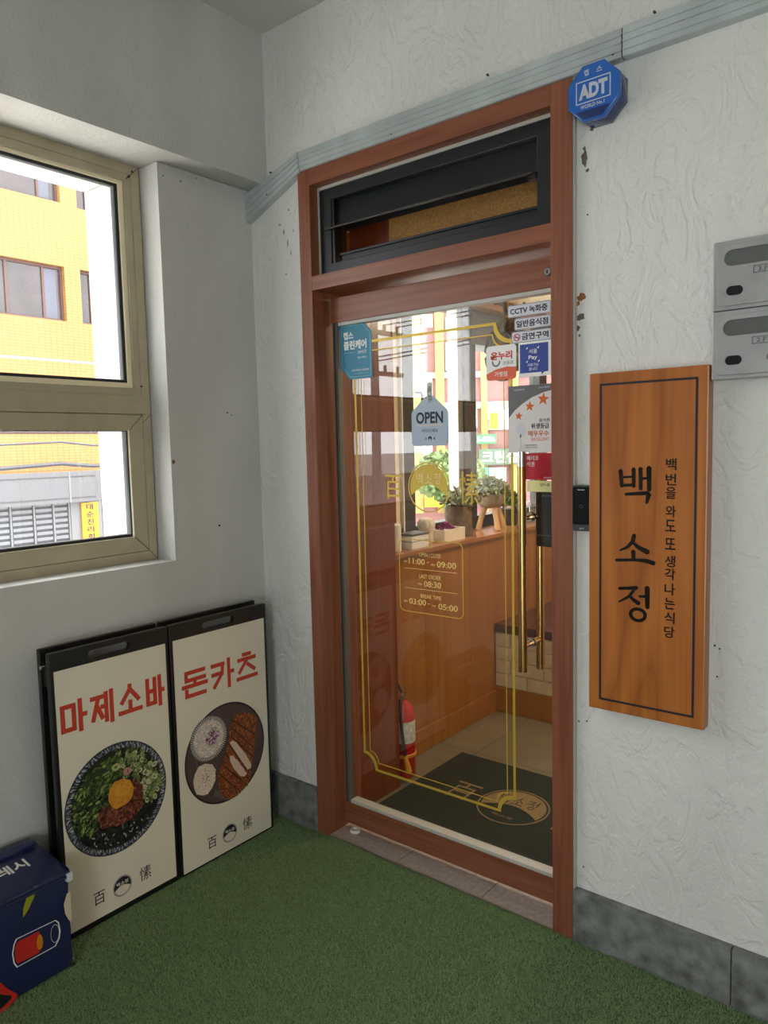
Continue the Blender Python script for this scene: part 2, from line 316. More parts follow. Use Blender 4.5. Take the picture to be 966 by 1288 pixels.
# granite baseboards
bb = st(box('baseboard_back', (1.068, -.004, -.03), (1.512, YW, .158), m_granite, None, .0015)); box('slab', (1.515, -.005, -.03), (3.4, YW, .158), m_granite, bb, .0015)
st(box('baseboard_corner', (XL, -.002, -.03), (-.002, YW, .17), m_granite, None, .0015))
st(box('baseboard_left', (XL, -4.25, -.03), (XL+.018, -.003, .15), m_granite, None, .0015))
# ---------------------------------------------------------------- floor: turf outside, tiles at the threshold and inside
fl = st(box('floor', (-.75, -4.4, -.2), (3.4, 3.7, -.012), m_grout))
xs = [0.02, .382, .738, 1.07]
for a, b in zip(xs, xs[1:]): box('tile', (a+.0015, YW-.012, -.012), (b-.0015, .262, 0), m_tile, fl, .001)
for i in range(-1, 3):
    for j in range(5):
        x0, x1 = -.49+.6*i, -.49+.6*(i+1); y0, y1 = (.265 if j == 0 else 1.0+.6*(j-2)), 1.0+.6*(j-1)
        if j == 0: y1 = .4
        x1 = min(x1, 1.6)
        if x1 > x0: box('tile', (x0+.0012, y0+.0012, -.012), (x1-.0012, y1-.0012, -.001), m_tilein, fl)
box('threshold_strip', (0.02, YW-.018, -.012), (1.0, YW-.012, .001), m_alu, fl)
# artificial turf: backing plus blades, one stuff object each
m_turf = mat('turf_backing', (92, 110, 76), .95, 0, .8, 400, .3, 300)
m_blade = mat('turf_blade', (140, 166, 116), .6, 0, 0, 0, .3, 420)
tb = box('turf_backing', (XL+.018, -4.2, -.012), (3.3, YW-.02, -.006), m_turf)
tag(tb, 'backing layer under the green artificial turf', 'turf', kind='stuff')
def blades(n, xr, yr, L0, wd, nm, par):
    x = np.random.uniform(*xr, n); y = np.random.uniform(*yr, n); a = np.random.uniform(0, 2*PI, n); ln = np.random.uniform(.6, 1.1, n)*L0
    tilt = np.random.uniform(.2, 1.15, n); d = np.random.uniform(0, 2*PI, n); v = np.empty((n, 3, 3))
    base = np.stack([x, y, np.full(n, -.007)], 1); s = np.stack([np.cos(a), np.sin(a), np.zeros(n)], 1)*wd/2
    top = base+np.stack([np.cos(d)*np.sin(tilt), np.sin(d)*np.sin(tilt), np.cos(tilt)], 1)*ln[:, None]
    v[:, 0] = base-s; v[:, 1] = base+s; v[:, 2] = top
    me = bpy.data.meshes.new(nm); me.vertices.add(n*3); me.vertices.foreach_set('co', v.ravel()); me.loops.add(n*3); me.loops.foreach_set('vertex_index', np.arange(n*3)); me.polygons.add(n)
    me.polygons.foreach_set('loop_start', np.arange(0, n*3, 3)); me.polygons.foreach_set('loop_total', np.full(n, 3)); me.update(); me.materials.append(m_blade)
    o = bpy.data.objects.new(nm, me); C.objects.link(o); return o
g1 = blades(760000, (XL+.02, 2.3), (-1.95, YW-.016), .0125, .0023, 'artificial_turf', None)
tag(g1, 'short green artificial turf covering the landing floor', 'turf', kind='stuff')
# ---------------------------------------------------------------- left window (beige aluminium)
def window_left(y1, y0, nm):
    w_ = st(tag(thing(nm, None, None, (-.38, (y0+y1)/2, ZS)), kind='structure')); X = -.38; fr = side_frame(X)
    z0, z1 = ZS, 2.503; A = .033
    def ring(name, yo0, zo0, yo1, zo1, t, x0, x1, m_, par=w_): return shape(name, [rrect(yo0, zo0, yo1, zo1), rrect(yo0+t, zo0+t, yo1-t, zo1-t)], fr, x0, x1, m_, par, .0015)
    ring('frame', y0, z0, y1, z1, A, -.07, 0, m_beige)
    box('frame_rail', (X-.06, y0+.02, 1.637), (X+.003, y1-.02, 1.703), m_beige, w_, .002)
    # fixed upper light
    ring('sash_frame', y0+A, 1.703, y1-A, z1-A, .026, -.05, -.004, m_beige)
    ring('bevel', y0+A+.026, 1.729, y1-A-.026, z1-A-.02, .018, -.045, -.012, m_cream)
    ring('gasket', y0+A+.043, 1.745, y1-A-.043, z1-A-.035, .013, -.045, -.02, m_gasket)
    box('pane', (X-.036, y0+A+.045, 1.747), (X-.031, y1-A-.045, z1-A-.037), m_glass, w_)
    # awning sash below
    ring('sash_frame', y0+A+.002, z0+.035, y1-A-.002, 1.635, .056, -.05, -.001, m_beige)
    ring('gasket', y0+A+.050, z0+.089, y1-A-.050, 1.588, .012, -.045, -.014, m_gasket)
    box('pane', (X-.036, y0+A+.055, z0+.094), (X-.031, y1-A-.055, 1.585), m_glass, w_)
    for (ya, za), (yb, zb) in (((y1, 1.637), (y1-A, 1.637-A*.9)), ((y1, z0), (y1-A, z0+.035)), ((y1-A-.002, 1.635), (y1-A-.056, 1.581)), ((y1-A-.002, z0+.037), (y1-A-.056, z0+.089)), ((y1, z1-.001), (y1-A-.02, z1-A-.02))):
        bm = bmesh.new(); addcyl(bm, (X-.0002, ya, za), (X-.0002, yb, zb), .0011, n=4); bm_link('mitre_joint', bm, m_gasket, w_)
window_left(YO-.006, -1.28, 'window_1'); window_left(-1.28, -2.15, 'window_2')
# ---------------------------------------------------------------- door set
df = thing('door_frame', None, None, (.53, 0, 0)); tag(df, kind='structure'); df.name = 'door_1'
box('jamb', (0, 0, -.01), (.056, .20, 2.5), m_frame, df, .001); box('jamb', (1.0, 0, -.01), (1.066, .20, 2.5), m_frame, df, .001)
box('header', (.056, 0.0002, 2.443), (1.0, .20, 2.5), m_frame_h, df, .001); box('transom_rail', (.056, .0004, 2.073), (1.0, .20, 2.124), m_frame_h, df, .001)
sl = .002
box('sealant', (1.066, .004, 0), (1.071, .024, 2.5), m_bead, df)
# transom louvre window
tl = thing('louvre_window', 'black louvre vent window above the glass door', 'window', (.53, .045, 2.124)); LF = door_frame(.045)
q = [at('Y', .05, *p) for p in ((420, 256.7), (674.7, 180), (676, 248), (421, 325))]
ox0, ox1, oz0, oz1 = .117, .935, 2.168, 2.392
shape('frame', [rrect(.064, 2.126, .998, 2.432), rrect(ox0, oz0, ox1, oz1)], LF, -.05, 0, m_blackm, tl, .002)
shape('edge_strip', [rrect(.057, 2.124, .999, 2.443), rrect(.064, 2.1265, .998, 2.4325)], LF, -.05, .003, m_bead, tl)
bm = bmesh.new()
for (ya, za), (yb, zb) in (((.075, oz1), (.062, 2.300)), ((.062, 2.300), (.040, 2.288))): # open upper slat with a turned lip
    addbox(bm, (ox0-.012, 0, 0), (ox1+.003, .006, 1)); vs = bm.verts[-8:] if False else [v for v in bm.verts][-8:]
    for v in vs: t = v.co.z; dy = v.co.y; v.co = Vector((v.co.x, ya+(yb-ya)*t+dy, za+(zb-za)*t))
bm_link('slat', bm, m_blackm, tl)
cyl('slat_edge', (ox0-.022, .036, 2.289), (ox1-.01, .036, 2.289), .004, m_dgrey, tl, n=10)
box('slat', (ox0+.03, .066, oz0), (ox1, .073, 2.196), m_blackm, tl, .001)
box('slat_edge', (ox0+.03, .056, 2.192), (ox1, .066, 2.199), m_blackm, tl)
box('side_bracket', (ox0+.001, .05, oz0), (ox0+.012, .09, oz1), m_black, tl); box('side_bracket', (ox1-.028, .042, 2.272), (ox1-.002, .056, 2.290), m_black, tl)
for x in (.12, .88): box('drain_slot', (x, .0445, 2.134), (x+.03, .046, 2.138), m_black, tl)
m_cork = mat('cork', (176, 132, 72), .8, 0, .5, 200, .35, 160)
bk0 = tag(box('transom_board', (.0, .207, 2.330), (1.1, .2195, 2.498), m_dgrey), kind='structure'); bk0.name = 'trim_2'
cp = box('cork_strip', (.257, .206, 2.20), (1.0, .2215, 2.329), m_cork); tag(cp, 'golden cork strip seen behind the louvre window slats', 'cork board')
bx0 = box('wooden_block', (.065, .206, 2.20), (.256, .2215, 2.329), m_brown); tag(bx0, 'plain brown wooden block left of the cork strip behind the louvre', 'board')
# ---- sliding door leaf
dl = thing('glass_door', 'wood-railed glass sliding door with gold lettering', 'door', (.53, .08, .028))
for nm, z0, z1 in (('top_rail', 1.962, 2.052), ('bottom_rail', .028, .113)): box(nm, (.072, .08, z0), (1.06, .125, z1), m_frame_h, dl, .0015)
box('edge_strip', (.074, .084, .113), (.097, .108, 1.962), m_stile, dl, .002)
box('edge_strip', (.082, .0825, .113), (.085, .085, 1.962), m_gasket, dl)
box('glazing_bead', (.102, .084, 1.950), (1.06, .12, 1.962), m_bead, dl, .001); box('glazing_bead', (.102, .082, .113), (1.06, .12, .126), m_bead, dl, .002)
box('glass_pane', (.1, .098, .12), (1.06, .106, 1.955), m_glassd, dl)
kl = cyl('lock_cylinder', (.953, .074, 2.008), (.953, .085, 2.008), .0125, m_dgrey, dl); cyl('lock_face', (.953, .0725, 2.008), (.953, .0745, 2.008), .0105, m_chrome, kl)
shape('keyhole', [rrect(.9515, 2.002, .9545, 2.014, .001)], door_frame(.0725), 0, .001, m_ink, kl)
GF = door_frame(.0975)
# gold frame lines on the glass
def notched(x0, z0, x1, z1, r):
    o = []
    for cx, cz, a0 in ((x0, z0, PI/2), (x1, z0, PI), (x1, z1, 3*PI/2), (x0, z1, 2*PI)):
        o += [(cx+r*math.cos(a0-k*PI/16), cz+r*math.sin(a0-k*PI/16)) for k in range(9)]
    return o
shape('gold_border', [notched(.163, .268, .822, 1.886, .058), notched(.172, .277, .813, 1.877, .060)], GF, 0, .0005, m_gold, dl)
shape('gold_border', [notched(.194, .300, .792, 1.850, .040), notched(.1975, .3035, .7885, 1.8465, .0405)], GF, 0, .0005, m_gold, dl)
# gold roundel and characters
cx, cz = .491, 1.357; lo_ = circ(cx, cz, .088, 48, .088)
shape('gold_roundel', [lo_, circ(cx, cz, .0835, 48)], GF, 0, .0005, m_gold, dl)
disc = [(cx+.0795*math.cos(a), cz+.0795*math.sin(a)) for a in np.linspace(-.38, PI+.38, 40)]+[(cx-.0795*math.cos(.38)+.159*math.cos(.38)*t, cz-.0295+.040*math.sin(PI*t)) for t in np.linspace(0, 1, 14)[1:-1]]
shape('gold_roundel', [disc], GF, 0, .0005, m_gold, dl)
BAEK = [[(.08, .92, .08), (.12, .45, .07)], [(.11, .48, .06), (.46, .5, .06)], [(.12, .72, .045), (.45, .74, .045)], [(.46, .97, .08), (.47, .45, .07)],
        [(.66, .98, .08), (.67, .38, .07)], [(.67, .68, .05), (.88, .7, .05)], [(.9, 1.0, .1), (.91, .35, .08)], [(.24, .22, .06), (.86, .27, .08), (.9, .24, .1), (.84, -.02, .05)]]
SO = [[(.48, .98, .08), (.44, .74, .08), (.3, .55, .06), (.1, .42, .03)], [(.44, .74, .05), (.6, .56, .08), (.84, .42, .10)], [(.46, .42, .08), (.47, .12, .07)], [(.0, .06, .06), (.5, .12, .055), (.8, .12, .08), (1.0, .05, .09)]]
JEONG = [[(.06, .90, .06), (.3, .93, .06), (.56, .97, .08)], [(.5, .93, .06), (.36, .7, .06), (.05, .5, .03)], [(.34, .72, .05), (.48, .6, .07), (.62, .52, .09)], [(.64, .73, .05), (.84, .74, .06)], [(.86, 1.0, .1), (.87, .42, .08)], arc(.6, .18, .21, -.06, PI+.06, .065, 12, .17), arc(.6, .18, .21, PI-.06, 2*PI+.06, .065, 12, .17)]
m_gtxt = mat('etched_letter', (236, 222, 170), .5)
for L_, dx in ((BAEK, -.052), (SO, -.015), (JEONG, .022)): brush('lettering', L_, GF, cx+dx, cz+.012, .030, .036, .0006, m_gtxt, dl, .0004)
text('百', GF, .337, 1.357, .078, .085, m_gold, dl, .0, .0005); text('愫', GF, .655, 1.357, .075, .11, m_gold, dl, .0, .0005)
# opening hours
shape('hours_box', [rrect(.355, .908, .628, 1.172, .022), rrect(.3585, .9115, .6245, 1.1685, .019)], GF, 0, .0005, m_gold, dl)
m_gl = mat('pale_gold_vinyl', (220, 196, 120), .5)
text('시간', GF, .49, 1.152, .030, .014, m_gl, dl)
text('OPEN / CLOSE', GF, .491, 1.119, .092, .014, m_gl, dl); text('AM', GF, .384, 1.090, .015, .007, m_gl, dl); text('11:00', GF, .434, 1.0935, .070, .021, m_gl, dl, bold=.01)
text('-', GF, .482, 1.093, .010, .002, m_gl, dl); text('PM', GF, .504, 1.086, .015, .007, m_gl, dl); text('09:00', GF, .560, 1.090, .080, .021, m_gl, dl, bold=.01)
for z in (1.066, .995): shape('hours_line', [rrect(.378, z-.0008, .602, z+.0008)], GF, 0, .0005, m_gl, dl)
text('LAST ORDER', GF, .490, 1.042, .092, .014, m_gl, dl); text('PM', GF, .447, 1.013, .015, .007, m_gl, dl); text('08:30', GF, .500, 1.016, .072, .021, m_gl, dl, bold=.01)
text('BREAK TIME', GF, .492, .971, .088, .014, m_gl, dl); text('PM', GF, .382, .945, .015, .007, m_gl, dl); text('03:00', GF, .434, .948, .074, .021, m_gl, dl, bold=.01)
text('-', GF, .483, .946, .010, .002, m_gl, dl); text('PM', GF, .505, .941, .015, .007, m_gl, dl); text('05:00', GF, .564, .942, .080, .021, m_gl, dl, bold=.01)
# stickers: each a thing stuck on the pane
def sticker(nm, lab, loops, m_, z=0):
    pr = loops[0]; x = sum(p[0] for p in pr)/len(pr); y = min(p[1] for p in pr)
    t = thing(nm, lab, 'sticker', (x, .0975, y)); shape('backing', loops, GF, z+.0002, z+.0008, m_, t); return t
m_teal = bpy.data.materials.new('teal_blue_gradient'); m_teal.use_nodes = True
N = m_teal.node_tree.nodes; L = m_teal.node_tree.links; tc = N.new('ShaderNodeTexCoord'); sp = N.new('ShaderNodeSeparateXYZ'); L.new(tc.outputs['Generated'], sp.inputs[0])
rp = N.new('ShaderNodeValToRGB'); L.new(sp.outputs['Z'], rp.inputs[0]); rp.color_ramp.elements[0].color = s2l((34, 108, 176)); rp.color_ramp.elements[1].color = s2l((50, 138, 134)); L.new(rp.outputs[0], N['Principled BSDF'].inputs['Base Color'])
oct_ = [(.098, 1.955), (.213, 1.955), (.252, 1.918), (.252, 1.752), (.142, 1.752), (.100, 1.797)]
s1 = sticker('security_sticker', 'teal and blue cut-corner sticker at upper left of the glass door', [oct_], m_teal)
ins = [(.106, 1.948), (.210, 1.948), (.245, 1.914), (.245, 1.759), (.145, 1.759), (.107, 1.801)]; ins2 = [(.1075, 1.9465), (.2094, 1.9465), (.2435, 1.9134), (.2435, 1.7605), (.1456, 1.7605), (.1085, 1.8016)]
m_pale = mat('pale_cyan_ink', (140, 196, 206), .5)
shape('outline', [ins, ins2], GF, .0008, .0011, m_pale, s1)
text('캡스', GF, .141, 1.911, .048, .027, m_white, s1, .0008, bold=.03); text('클린케어', GF, .172, 1.876, .110, .033, m_white, s1, .0008, bold=.03)
shape('rule', [rrect(.116, 1.848, .172, 1.8495)], GF, .0008, .0011, m_pale, s1); text('24시간', GF, .206, 1.848, .042, .014, m_white, s1, .0008); text('안심 서비스', GF, .205, 1.828, .042, .008, m_white, s1, .0008)
text('전국 어디서나 클린케어', GF, .196, 1.783, .080, .008, m_white, s1, .0008); text('고객센터 문의', GF, .200, 1.771, .070, .005, m_pale, s1, .0008)
for nm, lab, x0, z0, z1, body, tx0, w_ in (('cctv_sticker', 'white sticker reading CCTV, topmost of the notices', .806, 1.892, 1.930, 'CCTV 녹화중', .815, .127), ('restaurant_sticker', 'white notice sticker between the CCTV one and the no-smoking one', .829, 1.852, 1.888, '일반음식점', .836, .108), ('no_smoking_sticker', 'white no-smoking notice sticker with red crossed circle', .819, 1.812, 1.848, '금연구역', .855, .090)):
    s = sticker(nm, lab, [rrect(x0, z0, .953, z1, .006)], m_lgrey); shape('outline', [rrect(x0+.001, z0+.001, .952, z1-.001, .0055), rrect(x0+.0022, z0+.0022, .9508, z1-.0022, .0045)], GF, .0008, .001, m_ink, s)
    text(body, GF, tx0+w_/2, (z0+z1)/2, w_, .021, m_ink, s, .0008, bold=.025)
    if 'smoking' in nm:
        c_ = (.838, 1.830); shape('ban_ring', [circ(*c_, .0115, 24), circ(*c_, .009, 24)], GF, .0008, .0012, m_red, s); strokes('ban_bar', [[(-.5, .5), (.5, -.5)]], .0025, GF, c_[0], c_[1], .013, .013, .0009, m_red, s); box('cigarette', (c_[0]-.007, .0962, c_[1]-.0012), (c_[0]+.007, .0967, c_[1]+.0012), m_ink, s)
s = sticker('gift_voucher_sticker', 'white rounded sticker with orange-red lower band', [rrect(.727, 1.704, .835, 1.812, .010)], m_white)
band = [(.727, 1.714), (.729, 1.707), (.737, 1.704), (.825, 1.704), (.833, 1.707), (.835, 1.714), (.835, 1.741), (.800, 1.744), (.760, 1.737), (.727, 1.724)]
shape('band', [band], GF, .0008, .0011, m_orng, s); text('온누리', GF, .782, 1.780, .078, .026, m_ored, s, .0008, bold=.04); text('상품권', GF, .806, 1.756, .036, .012, m_sgrey, s, .0008)
brush('smile', [arc(.5, .5, .5, PI, 2*PI, .2, 10)], GF, .750, 1.748, .026, .030, .0008, m_sgrey, s, .0004); text('가맹점', GF, .780, 1.722, .046, .016, m_white, s, .0011, bold=.01)
s = sticker('pay_sticker', 'square white sticker with a blue speech-bubble field reading Pay', [rrect(.843, 1.706, .953, 1.812)], m_white)
shape('blue_field', [[(.848, 1.718), (.921, 1.718), (.921, 1.710), (.931, 1.718), (.944, 1.719), (.944, 1.806), (.848, 1.806)]], GF, .0008, .0011, m_blue, s)
text('서울', GF, .893, 1.783, .028, .014, m_white, s, .0011); text('Pay', GF, .893, 1.763, .030, .015, m_white, s, .0011, bold=.015); text('사용가능', GF, .893, 1.742, .038, .010, m_white, s, .0011); text('합니다', GF, .893, 1.729, .028, .010, m_white, s, .0011)
for a, b in ((.873, 1.793), (.911, 1.793), (.873, 1.752), (.913, 1.752)): shape('sparkle', [[(a-.004, b), (a+.003, b+.004), (a, b-.004)]], GF, .0011, .0014, m_white, s)
s = sticker('hygiene_grade_sticker', 'tall grey and white sticker with three orange stars', [rrect(.806, 1.472, 1.02, 1.681)], m_sgrey)
pl = [(.806, 1.6405)]+[(.808+.19*math.sin(a)*1.0, 1.62+.045*(1-math.cos(a))*1.1) for a in ()]+[(.826, 1.615+.005)] if False else [(.806, 1.472), (1.019, 1.472), (1.019, 1.668), (.960, 1.662), (.925, 1.655), (.888, 1.642), (.855, 1.624), (.828, 1.604), (.806, 1.580)]
shape('white_field', [pl], GF, .0008, .0011, mat('sticker_white', (222, 218, 214), .4), s)
def star(cx, cy, r, rot=.1): return [(cx+(r if k % 2 == 0 else r*.42)*math.sin(k*PI/5+rot), cy+(r if k % 2 == 0 else r*.42)*math.cos(k*PI/5+rot)) for k in range(10)]
for a, b, r in ((.843, 1.587, .014), (.881, 1.615, .017), (.927, 1.635, .021)): shape('star', [star(a, b, r)], GF, .0011, .0014, m_star, s)
shape('spoon_print', [circ(.850, 1.543, .015, 20, .024)], GF, .0011, .0013, m_lgrey, s); shape('spoon_print', [rrect(.8465, 1.478, .8505, 1.53)], GF, .0011, .0013, m_lgrey, s)
text('음식점', GF, .930, 1.571, .034, .011, m_ink, s, .0011, bold=.01); text('위생등급', GF, .916, 1.554, .060, .017, m_ink, s, .0011, bold=.02); text('매우우수', GF, .910, 1.531, .070, .018, mat('star_ink', (196, 100, 50), .5), s, .0011, bold=.02); text('EXCELLENT', GF, .916, 1.513, .060, .010, m_star, s, .0011)
text('식품의약품안전처', GF, .884, 1.495, .040, .005, m_ink, s, .0011); text('위생등급 지정업소', GF, .886, 1.488, .044, .004, m_sgrey, s, .0011)
text('식품의약품안전처', GF, .845, 1.668, .036, .005, m_lgrey, s, .0008); text('음식점 위생등급제', GF, .930, 1.671, .036, .005, m_lgrey, s, .0008)
s = sticker('meal_ticket_sticker', 'red sticker with white lettering under the starred sticker', [rrect(.862, 1.388, 1.02, 1.470)], m_red)
text('페이코', GF, .890, 1.455, .040, .015, m_white, s, .0008); text('식권', GF, .883, 1.436, .026, .015, m_white, s, .0008); text('PAYCO', GF, .940, 1.394, .024, .005, m_white, s, .0008)
s = sticker('yellow_signage_standin', 'pale yellow stand-in on the glass for signage outside', [rrect(.870, 1.350, 1.02, 1.384)], mat('pale_yellow', (232, 226, 160), .5)); text('안내', GF, .93, 1.372, .03, .01, m_ink, s, .0008)  # added panel on the pane in place of yellow street signage behind
# OPEN plate with hook
OF = door_frame(.088); t = thing('open_sign', 'grey-blue house-shaped OPEN plate hung on the glass', 'sign', (.505, .088, 1.49))
m_plate = mat('blue_grey_plate', (166, 182, 200), .35)
q0 = [at('Y', .088, *p) for p in ((517, 517), (566, 513), (518, 556), (565, 551), (541, 500))]
hx0, hx1, hz0, hz1, hzt = .430, .582, 1.500, 1.622, 1.672
shape('plate', [[(hx0+.01, hz0), (hx1-.01, hz0), (hx1, hz0+.01), (hx1, hz1-.01), (hx1-.006, hz1), (.523, hzt-.004), (.506, hzt), (.489, hzt-.004), (hx0+.006, hz1), (hx0, hz1-.01), (hx0, hz0+.01)]], OF, -.003, 0, m_plate, t, .0008)
text('OPEN', OF, .506, 1.596, .112, .040, m_ink, t, 0, bold=.03); shape('rule', [rrect(.452, 1.568, .560, 1.572, .0018)], OF, 0, .0006, mat('wood_rule', (214, 196, 176), .5), t)
text('어서오세요', OF, .507, 1.552, .066, .013, m_ink, t, 0); shape('badge', [circ(.507, 1.525, .008, 16)], OF, 0, .0004, m_ink, t); shape('badge', [circ(.507, 1.521, .005, 12, .0035)], OF, .0004, .0007, m_plate, t)
text('百', OF, .490, 1.525, .007, .008, m_ink, t, 0); text('愫', OF, .525, 1.525, .007, .008, m_ink, t, 0)
m_clear = glass('clear_plastic', (.9, .93, .93), .12)
m_hook = mat('frosted_plastic', (190, 200, 194), .3, 0); box('hook_pad', (.497, .088, 1.665), (.515, .096, 1.715), m_hook, t, .002); tube('hook', [(.506, .088, 1.70), (.506, .080, 1.685), (.506, .079, 1.663), (.506, .084, 1.652)], .0045, m_hook, t); tube('hook', [(.494, .086, 1.660), (.506, .084, 1.650), (.518, .086, 1.66)], .003, m_hook, t)
# pull handles: one outside, one inside, on standoffs
t = thing('pull_handle', 'long brass pull bar outside the glass door', 'handle', (.879, .045, .79))
cyl('bar', (.879, .045, .785), (.879, .045, 1.430), .0135, m_brass, t, n=24); cyl('end_cap', (.879, .045, 1.430), (.879, .045, 1.476), .0137, m_chrome, t, n=24)
for z in (.865, 1.27): cyl('standoff', (.879, .052, z), (.879, .0965, z), .008, m_brass, t); cyl('flange', (.879, .092, z), (.879, .0965, z), .014, m_chrome, t)
t = thing('pull_handle', 'brass pull bar on the inner side of the glass', 'handle', (.879, .17, .77))
cyl('bar', (.879, .165, .765), (.879, .165, 1.42), .0135, m_brass, t, n=24)
for z in (.865, 1.27): cyl('standoff', (.879, .106, z), (.879, .158, z), .009, m_brass, t); cyl('flange', (.879, .106, z), (.879, .111, z), .015, m_chrome, t)
m_lb = mat('deep_black', (9, 9, 10), .5, spec=.2); t = thing('lock_box', 'black electronic lock box fixed inside the glass door', 'lock', (.93, .125, 1.175))
box('body', (.892, .109, 1.176), (1.02, .150, 1.356), m_lb, t, .006); box('body_rim', (.898, .1075, 1.182), (1.0, .110, 1.35), m_lb, t, .001); box('status_bar', (.915, .1068, 1.336), (.95, .1078, 1.338), m_sgrey, t); box('seam', (.9, .1068, 1.212), (1.0, .1078, 1.2135), m_sgrey, t)
# card reader on the wall
RF = door_frame(-.005); t = thing('card_reader', 'small black card reader on the wall right of the jamb', 'card reader', (1.095, .0, 1.25))
shape('body', [rrect(1.066, 1.247, 1.123, 1.378, .006)], RF, -.030, 0, mat('reader_grey', (66, 68, 70), .35), t, .003); shape('front_panel', [rrect(1.069, 1.266, 1.120, 1.374, .004)], RF, 0, .0012, mat('gloss_black', (10, 10, 12), .12), t)
shape('led_strip', [rrect(1.084, 1.3645, 1.105, 1.3665)], RF, .0012, .0016, m_lgrey, t); shape('touch_mark', [circ(1.095, 1.318, .005, 16), circ(1.095, 1.318, .0042, 16)], RF, .0012, .0015, m_sgrey, t); text('ADT', RF, 1.096, 1.2545, .014, .005, m_lgrey, t, 0); box('side_cover', (1.123, -.001, 1.266), (1.129, .02, 1.33), m_black, t)
# door stopper puck below leaf
p = at('Z', 0, 447, 1046); t = thing('door_guide', 'white plastic floor guide under the left end of the door', 'door guide', (p.x, p.y, 0)); lathe('ring', [(.020, 0), (.022, .006), (.018, .010), (.012, .010), (.010, .004), (.009, 0)], (p.x, p.y, .0005), m_white, t)
# ---------------------------------------------------------------- conduit duct above the door
def duct(nm, pts, lab):
    """ridged galvanised trunking swept along pts (X,Z centreline, half height)"""
    prof = [(-1, 0), (-1, .018), (-.96, .022), (-.62, .022), (-.58, .025), (-.50, .025), (-.46, .022), (-.10, .022), (-.06, .025), (.04, .025), (.08, .022), (.36, .022), (.40, .025), (.48, .025), (.52, .022), (.94, .022), (1, .018), (1, 0)]
    bm = bmesh.new(); rings = []
    for i, (x, z, h, nx) in enumerate(pts): rings.append([bm.verts.new((x+nx*a*h, YW-b*1.25, z+a*h)) for a, b in prof])
    for A, B in zip(rings, rings[1:]):
        for k in range(len(prof)-1): bm.faces.new((A[k], A[k+1], B[k+1], B[k]))
    bm.faces.new(rings[0]); bm.faces.new(rings[-1][::-1])
    return bm_link(nm, bm, m_galv, None)
d0 = at('Y', -.005, 780, 32); d1 = at('Y', -.005, 781, 72)
A1 = duct('duct_main', [(1.2095, 2.541, .040, 0), (3.38, 2.534, .038, 0)], ''); A2 = duct('duct_mid', [(.016, 2.535, .035, -.12), (1.206, 2.539, .038, 0)], ''); A3 = duct('duct_end', [(-.279, 2.432, .055, .0), (.013, 2.535, .036, -.12)], '')
for o, l in ((A1, 'right-hand run of ridged steel trunking, above the mailboxes'), (A2, 'middle run of ridged steel trunking directly above the door frame'), (A3, 'short sloping steel trunking piece at the corner by the beam')): o.name = 'cable_trunking'; tag(o, l, 'trunking', 'steel cable trunking')
for px, py in ((613, 94), (492, 168), (823, 15), (771, 68)):
    p = at('Y', -.008, px, py); o = A2 if px < 780 else A1; cyl('screw', (p.x, -.003, p.z), (p.x, -.010, p.z), .0035, m_dgrey, o, n=8)
for px, py in ((340, 217), (336, 245)):
    p = at('Y', -.008, px, py); cyl('screw', (p.x, -.003, p.z), (p.x, -.010, p.z), .0035, m_dgrey, A3, n=8)
# ---------------------------------------------------------------- alarm octagon
m_ablue = mat('alarm_blue', (12, 96, 190), .18, 0, coat=.6); m_adark = mat('alarm_dark_blue', (14, 44, 104), .22, 0, coat=.5); m_silv = mat('silver_print', (206, 214, 224), .35, .3)
AF = door_frame(-.045); c = at('Y', -.045, 746, 114); R8 = at('Y', -.045, 779, 112).x-at('Y', -.045, 714, 112).x; R8 = R8/2/math.cos(PI/8)
t = thing('alarm_box', 'blue octagonal security alarm box at top right of the door frame', 'alarm', (c.x, YW, c.z-R8))
def octo(r, dx=0, dz=0): return [(c.x+dx+r*math.cos(PI/8+k*PI/4), c.z+dz+r*math.sin(PI/8+k*PI/4)) for k in range(8)]
shape('housing', [octo(R8*.98)], AF, -.064, -.016, m_adark, t, .002); shape('cover', [octo(R8)], AF, -.016, 0, m_ablue, t, .003)
lower = [(x, z) for x, z in octo(R8*.93)]; zc = c.z-R8*.58
shape('lower_window', [[(c.x-R8*.62, zc), (c.x+R8*.62, zc), (c.x+R8*.34, c.z-R8*.86), (c.x-R8*.34, c.z-R8*.86)]], AF, 0, .0012, m_adark, t)
s_ = R8
shape('logo_frame', [rrect(c.x-.62*s_, c.z-.33*s_, c.x+.62*s_, c.z+.42*s_), rrect(c.x-.585*s_, c.z-.295*s_, c.x+.585*s_, c.z+.385*s_)], AF, 0, .0008, m_silv, t)
text('ADT', AF, c.x, c.z+.05*s_, 1.02*s_, .50*s_, m_silv, t, 0, .0012, bold=.05); text('WORLD No.1', AF, c.x-.02*s_, c.z-.45*s_, .85*s_, .12*s_, m_silv, t, .0012, bold=.02)
text('캡', AF, c.x-.24*s_, c.z+.66*s_, .17*s_, .2*s_, m_silv, t, 0, bold=.02); text('스', AF, c.x+.22*s_, c.z+.66*s_, .2*s_, .17*s_, m_silv, t, 0, bold=.02)
